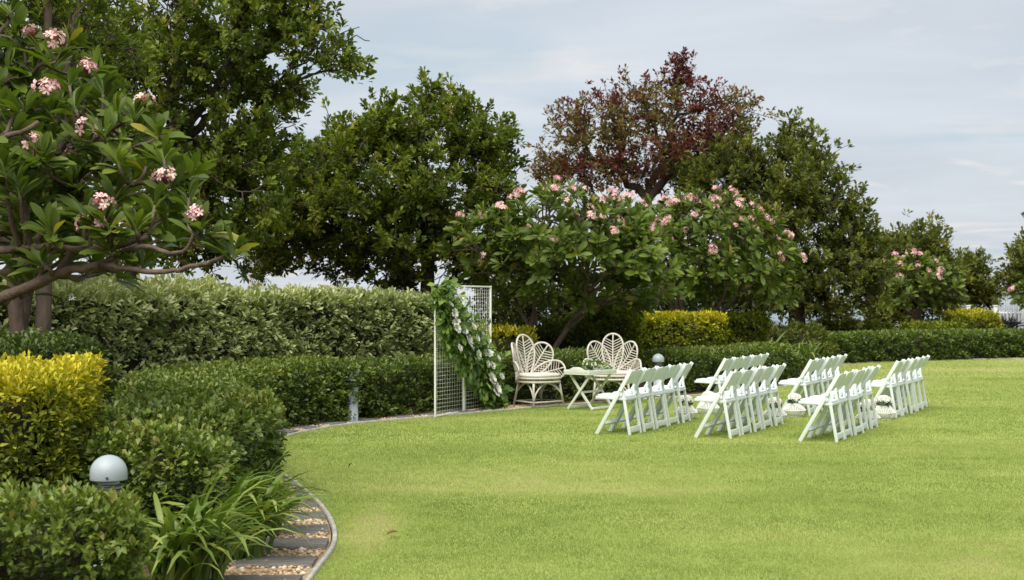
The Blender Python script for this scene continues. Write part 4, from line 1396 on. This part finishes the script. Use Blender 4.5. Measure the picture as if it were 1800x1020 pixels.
def make_petal_chair():
    root = empty('rattan_chair')
    R_, y0, zb = 0.46, -0.27, 0.47

    def surf(u, v):
        """(u, v) on the unrolled back -> chair space; the back wraps forward and leans back"""
        a = u / R_
        return np.stack([R_ * np.sin(a), y0 + R_ * (1 - np.cos(a)) - .20 * np.maximum(v, 0), zb + v], -1)

    for th, Lp, wd, off in ((0, .64, .37, 0), (-37, .61, .37, -.045), (37, .61, .37, .045), (-76, .59, .31, -.075), (76, .59, .31, .075)):
        t = math.radians(th)
        ca, sa = math.cos(t), math.sin(t)
        lift = .006 * (1 if abs(th) < 1 else (-1 if abs(th) < 50 else 0))
        tr = lambda p: surf(off + p[:, 0] * ca + p[:, 1] * sa, -p[:, 0] * sa + p[:, 1] * ca - .02) + np.array([0, lift, 0])
        o2 = petal_outline(Lp, wd, 41)[:-1]
        mb = MB()
        mb.tube(tr(o2), .0155, 7, closed=True)
        pet = mb.build('petal', M['rattan'], root, smooth=True)
        mb = MB()
        yy = np.linspace(0.0, Lp, 9)
        mb.tube(tr(np.stack([0 * yy, yy], 1)), .0115, 6)
        mb.build('midrib', M['rattan'], pet, smooth=True)
        nsl = int(Lp / .052)
        for k in range(1, nsl):
            for s in (-1, 1):
                ys = Lp * (.06 + .80 * k / nsl)
                # slats rise outwards from the midrib to the rim
                w_end, yend = 0, ys
                for it in range(30):
                    f_ = it / 29
                    yq, wq = ys + f_ * .5 * wd * .62, f_ * wd * .62
                    if wq > petal_half_width(np.array([min(yq, Lp * .999)]), Lp, wd)[0] or yq > Lp:
                        break
                    w_end, yend = wq, yq
                if w_end < .02:
                    continue
                q = np.linspace(0, 1, 4)
                mb = MB()
                mb.tube(tr(np.stack([s * w_end * q, ys + (yend - ys) * q], 1)), .0072, 4, cap=False)
                mb.build('cane_slat', M['rattan'], pet, smooth=True)
    # seat hoop, cushion
    a = np.linspace(0, 2 * PI, 41)[:-1]
    ex = np.sign(np.cos(a)) * np.abs(np.cos(a)) ** .75 * .32
    ey = np.sign(np.sin(a)) * np.abs(np.sin(a)) ** .75 * .27 + .01
    for z, nm in ((.44, 'seat_frame'), (.385, 'seat_rail')):
        mb = MB()
        mb.tube(np.stack([ex, ey, np.full(40, z)], 1), .017, 7, closed=True)
        mb.build(nm, M['rattan'], root, smooth=True)
    mb = MB()
    for k in range(40):
        mb.tube([(ex[k] * .99, ey[k] * .99, .385), (ex[k] * .99, ey[k] * .99, .44)], .007, 4, cap=False)
    mb.build('seat_apron', M['rattan'], root)
    mb = MB()
    rows_ = [(.0, .45), (.90, .45), (.99, .465), (1.0, .485), (.97, .503), (.85, .512), (.0, .516)]
    v = np.concatenate([np.stack([ex * s, ey * s, np.full(40, z)], 1) for s, z in rows_])
    idx = np.arange(len(rows_) * 40).reshape(-1, 40)
    mb.add(v, np.stack([idx[:-1], np.roll(idx[:-1], -1, 1), np.roll(idx[1:], -1, 1), idx[1:]], -1).reshape(-1, 4))
    mb.build('cushion', M['cushion'], root, smooth=True)
    # legs, arches under the seat, floor-level stretchers
    tops = [(-.25, .20), (.25, .20), (.22, -.20), (-.22, -.20)]
    feet = [(-.30, .26), (.30, .26), (.27, -.27), (-.27, -.27)]
    for (tx, ty), (bx, by) in zip(tops, feet):
        mb = MB()
        mb.tube([(tx, ty, .40), (tx + (bx - tx) * .3, ty + (by - ty) * .3, .26), (bx, by, 0)], [.019, .018, .016], 8)
        mb.build('leg', M['rattan'], root, smooth=True)
    for i in range(4):
        (ax_, ay_), (bx_, by_) = feet[i], feet[(i + 1) % 4]
        A_, B_ = np.array([ax_, ay_]) * .97, np.array([bx_, by_]) * .97
        s = np.linspace(0, 1, 15)
        h_ = .10 + .265 * np.sin(s * PI) ** .55
        pl = A_ + (B_ - A_) * s[:, None]
        shr = 1 - .12 * np.sin(s * PI)
        mb = MB()
        mb.tube(np.stack([pl[:, 0] * shr, pl[:, 1] * shr, h_], 1), .0125, 6)
        mb.build('arch', M['rattan'], root, smooth=True)
        mb = MB()
        mb.tube([(*(A_ * .99), .085), (*(B_ * .99), .085)], .0115, 6)
        mb.build('stretcher', M['rattan'], root, smooth=True)
    return root


pc = make_petal_chair()
pc.location = (gx(946, 21.75), 21.75, 0)
pc.rotation_euler = (0, 0, PI + math.radians(38))
tag(pc, 'left rattan chair with petal back beside the flower-draped screen', 'chair', 'petal-backed rattan chairs')
pc2 = copy_tree(pc)
pc2.location = (gx(1076, 22.45), 22.45, 0)
pc2.rotation_euler = (0, 0, PI - math.radians(6))
tag(pc2, 'right rattan chair with petal back behind the tray table', 'chair', 'petal-backed rattan chairs')

# ------------------------------------------------------------------ butler tray table
tt = empty('tray_table', (1.17, 21.22, 0), math.radians(53))
tag(tt, 'whitewashed folding tray table with crossed legs before the right rattan chair', 'table')
TL, TW, TZ = .74, .46, .535
mb = MB()
mb.box((0, 0, TZ), (TL, TW, .016))
mb.build('tray', M['white_paint'], tt, bevel=.003)
for s in (-1, 1):
    mb = MB()
    mb.box((0, s * (TW / 2 - .008), TZ + .034), (TL - .036, .016, .052))
    mb.build('tray_side', M['white_paint'], tt, bevel=.003)
    # short ends rise to a scooped handle
    mb = MB()
    n = 21
    q = np.linspace(-TW / 2, TW / 2, n)
    hh_ = .052 + .045 * np.exp(-(q / .11) ** 4)
    outl = [(a_, 0.0) for a_ in q] + [(a_, h_) for a_, h_ in zip(q[::-1], hh_[::-1])]
    mb.prism(outl, .016, ((s * (TL / 2 - .009), 0, TZ + .009), (0, 1, 0), (0, 0, 1), (1, 0, 0)))
    mb.build('tray_handle', M['white_paint'], tt, bevel=.003)
    # crossed legs in the plane of the short side
    for c in (-1, 1):
        mb = MB()
        xo = s * (TL / 2 - .10) + c * .014
        mb.bar((xo, -c * .21, .012), (xo, c * .19, TZ - .010), .024, .036, up=(0, 1, 0))
        mb.build('leg', M['white_paint'], tt, bevel=.004)
for c in (-1, 1):
    mb = MB()
    mb.bar((-TL / 2 + .12, c * .205, .035), (TL / 2 - .12, c * .205, .035), .022, .034)
    mb.build('stretcher', M['white_paint'], tt, bevel=.003)
mb = MB()
mb.bar((-TL / 2 + .12, -.01, .265), (TL / 2 - .12, -.01, .265), .022, .030)
mb.build('stretcher', M['white_paint'], tt, bevel=.003)

tf = empty('table_flowers', (1.20, 21.30, TZ + .008))
tag(tf, 'low arrangement of green leaves and white flowers lying on the tray table', 'flowers')
n = 150
P = np.stack([rng.normal(0, .10, n), rng.normal(0, .06, n), rng.uniform(.0, .11, n)], 1)
D = unit(P * np.array([5, 5, 6]) + rsphere(n) * .5 + np.array([0, 0, .2]))
leaf_objects(tf, P + np.array(tf.location), D, unit(rsphere(n) * .6 + np.array([0, 0, 1])), rng.uniform(.06, .12, n), rng.uniform(.1, .9, n), GAR_LEAF, GT, 150, M['leaf_garland'], .5, T_OBOV)
for k in range(14):
    d = unit(np.array([rng.normal(0, 1), -abs(rng.normal(0, .7)), rng.uniform(.4, 1.4)]))
    link('bloom', BLOOMS[k % 4], tf, frame_matrix(np.array([d[0] * .16, d[1] * .11, .04 + d[2] * .10]), unit(np.cross(d, rsphere(1)[0])), d, .04))

# ------------------------------------------------------------------ mesh screen and garland
SA, SB = np.array([-1.07, 19.7, 0]), np.array([-0.317, 21.4, 0])
scr = empty('mesh_screen', (SA + SB) / 2, math.atan2((SB - SA)[1], (SB - SA)[0]))
tag(scr, 'tall white wire mesh screen of two panels standing on the lawn', 'screen')
SW, SH = float(np.linalg.norm(SB - SA)), 1.84
half = SW / 2


def wire_mesh(a, b, r, name):
    mb = MB()
    mb.tube([a, b], r, 5)
    return mb.mesh(name, M['white_wire'], smooth=True)


hw_ = wire_mesh((-half / 2 + .02, 0, 0), (half / 2 - .02, 0, 0), .0019, 'wire')
vw_ = wire_mesh((0, 0, .03), (0, 0, SH - .03), .0019, 'wire')
for s in (-1, 1):
    cx = s * half / 2
    for e in (-1, 1):
        mb = MB()
        mb.box((cx + e * (half / 2 - .0145), 0, SH / 2), (.025, .025, SH))
        mb.build('frame_post', M['white_wire'], scr, bevel=.003)
    for z in (.02, SH - .0125):
        mb = MB()
        mb.box((cx, 0, z), (half - .056, .022, .022))
        mb.build('frame_rail', M['white_wire'], scr, bevel=.003)
    for k in range(1, 33):
        link('wire', hw_, scr, Matrix.Translation((cx, .003, .02 + k * (SH - .03) / 33)))
    nv = 12
    for k in range(1, nv):
        link('wire', vw_, scr, Matrix.Translation((cx - half / 2 + k * half / nv, -.003, 0)))

# garland sweeping from the top left corner to the foot of the right panel
gl = empty('flower_garland', (SA + SB) / 2, 0)
tag(gl, 'long garland of dark leaves and white flowers draped diagonally down the mesh screen', 'garland')
ex_ = unit((SB - SA)[:2])
nf = np.array([ex_[1], -ex_[0]])                          # towards the camera side


def onscreen(px, py, out_=0.06):
    """point on the screen plane that lies on the line of the garland"""
    k = (px - 900) / F
    a = SA + np.array([nf[0], nf[1], 0]) * out_
    dx, dy = (SB - SA)[0], (SB - SA)[1]
    p = a + (SB - SA) * ((k * a[1] - a[0]) / (dx - k * dy))
    return np.array([p[0], p[1], EYE - (py - HY) / F * p[1]])


gp = smooth_line([onscreen(*p) for p in ((768, 502), (775, 530), (784, 560), (799, 587), (820, 612), (840, 638), (853, 667), (863, 695), (868, 720))], .02)
gw = np.interp(np.linspace(0, 1, len(gp)), [0, .1, .3, .5, .7, .9, 1], [.12, .18, .24, .27, .24, .20, .15])
n = 2700
i = rng.integers(0, len(gp), n)
tg = unit(np.gradient(gp, axis=0))[i]
lat = unit(np.cross(tg, np.array([nf[0], nf[1], 0])))
r1, r2 = rng.normal(0, .62, n), np.abs(rng.normal(0, .5, n))
P = gp[i] + lat * (gw[i] * np.clip(r1, -1.5, 1.5))[:, None] + np.concatenate([nf[None] * (r2 * .14)[:, None], np.zeros((n, 1))], 1)
P[:, 2] = np.clip(P[:, 2], .05, 1.95)
D = unit(lat * r1[:, None] * .8 + np.array([nf[0], nf[1], 0]) * .35 + np.array([-.1, 0, -.30]) + rsphere(n) * .75)
N = unit(np.array([nf[0], nf[1], .6]) + rsphere(n) * .5)
leaf_objects(gl, P, D, N, rng.uniform(.08, .165, n), rng.uniform(.05, .95, n), GAR_LEAF, GT, 300, M['leaf_garland'], .5, T_OBOV)
mb = MB()
mb.tube(gp - np.array(gl.location), .03, 6)
mb.build('stem', M['core'], gl)
blooms_px = [(799, 524, .05), (795, 551, .05), (802, 567, .045), (806, 577, .06), (833, 575, .045), (846, 587, .045), (833, 596, .05), (824, 601, .065), (830, 611, .05), (841, 624, .055), (848, 612, .045), (859, 622, .055), (861, 666, .07), (875, 685, .08), (868, 643, .045), (877, 662, .04), (818, 583, .035), (850, 640, .04), (812, 612, .04), (820, 595, .045), (784, 536, .035), (868, 630, .04)]
for k, (px, py, r) in enumerate(blooms_px):
    c = onscreen(px + rng.normal(2, 4), py, .24) - np.array(gl.location)
    d = unit(np.array([nf[0] + rng.normal(0, .3), nf[1] + rng.normal(0, .2), .45 + rng.normal(0, .2)]))
    link('bloom', BLOOMS[k % 4], gl, frame_matrix(c, unit(np.cross(d, rsphere(1)[0])), d, r * 1.5))

# ------------------------------------------------------------------ the fence and what stands by it, far right
fx0, fx1, fy = 17.0, 22.6, 52.0
fe = empty('picket_fence', (fx0, 53.0, 0))
tag(fe, 'white picket fence at the far right edge of the garden', 'fence')
def fpt(x):
    return 53.0 + (x - fx0) * .12
for k, x in enumerate(np.arange(fx0, fx1, 1.05)):
    mb = MB()
    mb.box((x - fx0, fpt(x) - 53.0, .72), (.13, .13, 1.44))
    mb.box((x - fx0, fpt(x) - 53.0, 1.46), (.17, .17, .04))
    mb.build('post', M['white_fence'], fe, bevel=.008)
for z in (.25, 1.18):
    mb = MB()
    mb.bar((0, -.02, z), (fx1 - fx0, fpt(fx1) - 53.02, z), .05, .09)
    mb.build('rail', M['white_fence'], fe)
mb = MB()
mb.box((0, 0, .67), (.055, .022, 1.22))
pk_ = mb.mesh('picket', M['white_fence'], bevel=.004)
for x in np.arange(fx0 + .15, fx1 - .8, .15):
    if abs(((x - fx0) % 1.05) - 0) < .09:
        continue
    link('picket', pk_, fe, Matrix.Translation((x - fx0, fpt(x) - 53.0 - .065, 0)) @ Matrix.Rotation(.12, 4, 'Z'))


def spiky(x, y, label, h=1.25):
    root = empty('spiky_plant', (x, y, 0))
    tag(root, label, 'plant', 'dark spiky plants before the white fence')
    mb = MB()
    mb.tube([(0, 0, 0), (.03, 0, h * .3), (0, .02, h * .62)], [.06, .05, .04], 7)
    mb.build('stem', M['bark'], root)
    n = 90
    d = unit(rsphere(n) + np.array([0, 0, .55]))
    mb = MB()
    add_leaves(mb, np.stack([rng.normal(0, .04, n), rng.normal(0, .04, n), rng.uniform(h * .1, h * .65, n)], 1), d, unit(rsphere(n) + np.array([0, 0, 1])), rng.uniform(.35, .6, n), .12, rng.uniform(0, 1, n), T_DIAMOND)
    mb.build('leaves', M['leaf_dark'], root, kind='stuff')


spiky(gx(1759, 50.5), 50.5, 'taller dark spiky plant left of the fence post', 1.3)
spiky(gx(1778, 50.8), 50.8, 'shorter dark spiky plant right beside the fence post', 1.15)

gb = empty('grey_shed', (gx(1765, 84), 84.0, 0))
tag(gb, 'grey ribbed shed wall showing above the white fence', 'building')
mb = MB()
mb.box((0, 2.0, 1.05), (3.0, 4.0, 2.1))
mb.build('wall', M['grey_wall'], gb)
mb = MB()
mb.box((0, 2.0, 2.16), (3.2, 4.3, .10))
mb.build('roof', M['grey_wall'], gb)
mb = MB()
mb.box((0, -.03, 1.03), (.10, .05, 2.0))
rb_ = mb.mesh('rib', M['grey_wall'])
for k in range(11):
    link('rib', rb_, gb, Matrix.Translation((-1.4 + k * .28, 0, 0)))

lpst = empty('lamp_post', (gx(441, 36), 36.0, 0))
tag(lpst, 'thin tan lamp post showing between the trees above the tall hedge', 'lamp post')
mb = MB()
mb.lathe([(0, 0), (.09, 0), (.09, .05), (.05, .12), (.042, 1.0), (.036, 4.6), (0, 4.6)], 14)
mb.build('pole', M['tan_metal'], lpst, smooth=True)
mb = MB()
mb.lathe([(0, 4.6), (.10, 4.62), (.13, 4.8), (.05, 4.9), (0, 4.92)], 14)
mb.build('lamp_head', M['tan_metal'], lpst, smooth=True)

# ------------------------------------------------------------------ small litter on the lawn
def litter(px, py, L, mat, name, label, cat, tilt):
    d = EYE * F / (py - HY)
    P = np.array([[0, 0, 0.0]])
    mb = MB()
    V = PL_V * np.array([.45, 1, 1.6]) * L
    V[:, 2] += .10 * L * np.abs(V[:, 0] / L * 4)
    mb.add(V, PL_F)
    o = mb.build(name, mat, smooth=True)
    o.location = (gx(px, d), d, .030)
    o.rotation_euler = (tilt, .2, math.radians(-75))
    tag(o, label, cat)


litter(678, 948, .085, M['dead_leaf'], 'fallen_leaf', 'curled brown leaf lying on the near lawn right of the path', 'leaf', .35)
litter(612, 829, .06, M['bark'], 'fallen_leaf', 'tiny dark leaf standing in the grass right of the hedge end', 'leaf', 1.1)
litter(516, 853, .04, M['cushion'], 'fallen_petal', 'small white petal on the grass beside the path edging', 'petal', .1)

print('objects', len(SC.objects), 'tris', sum(len(o.data.polygons) for o in SC.objects if o.type == 'MESH'))
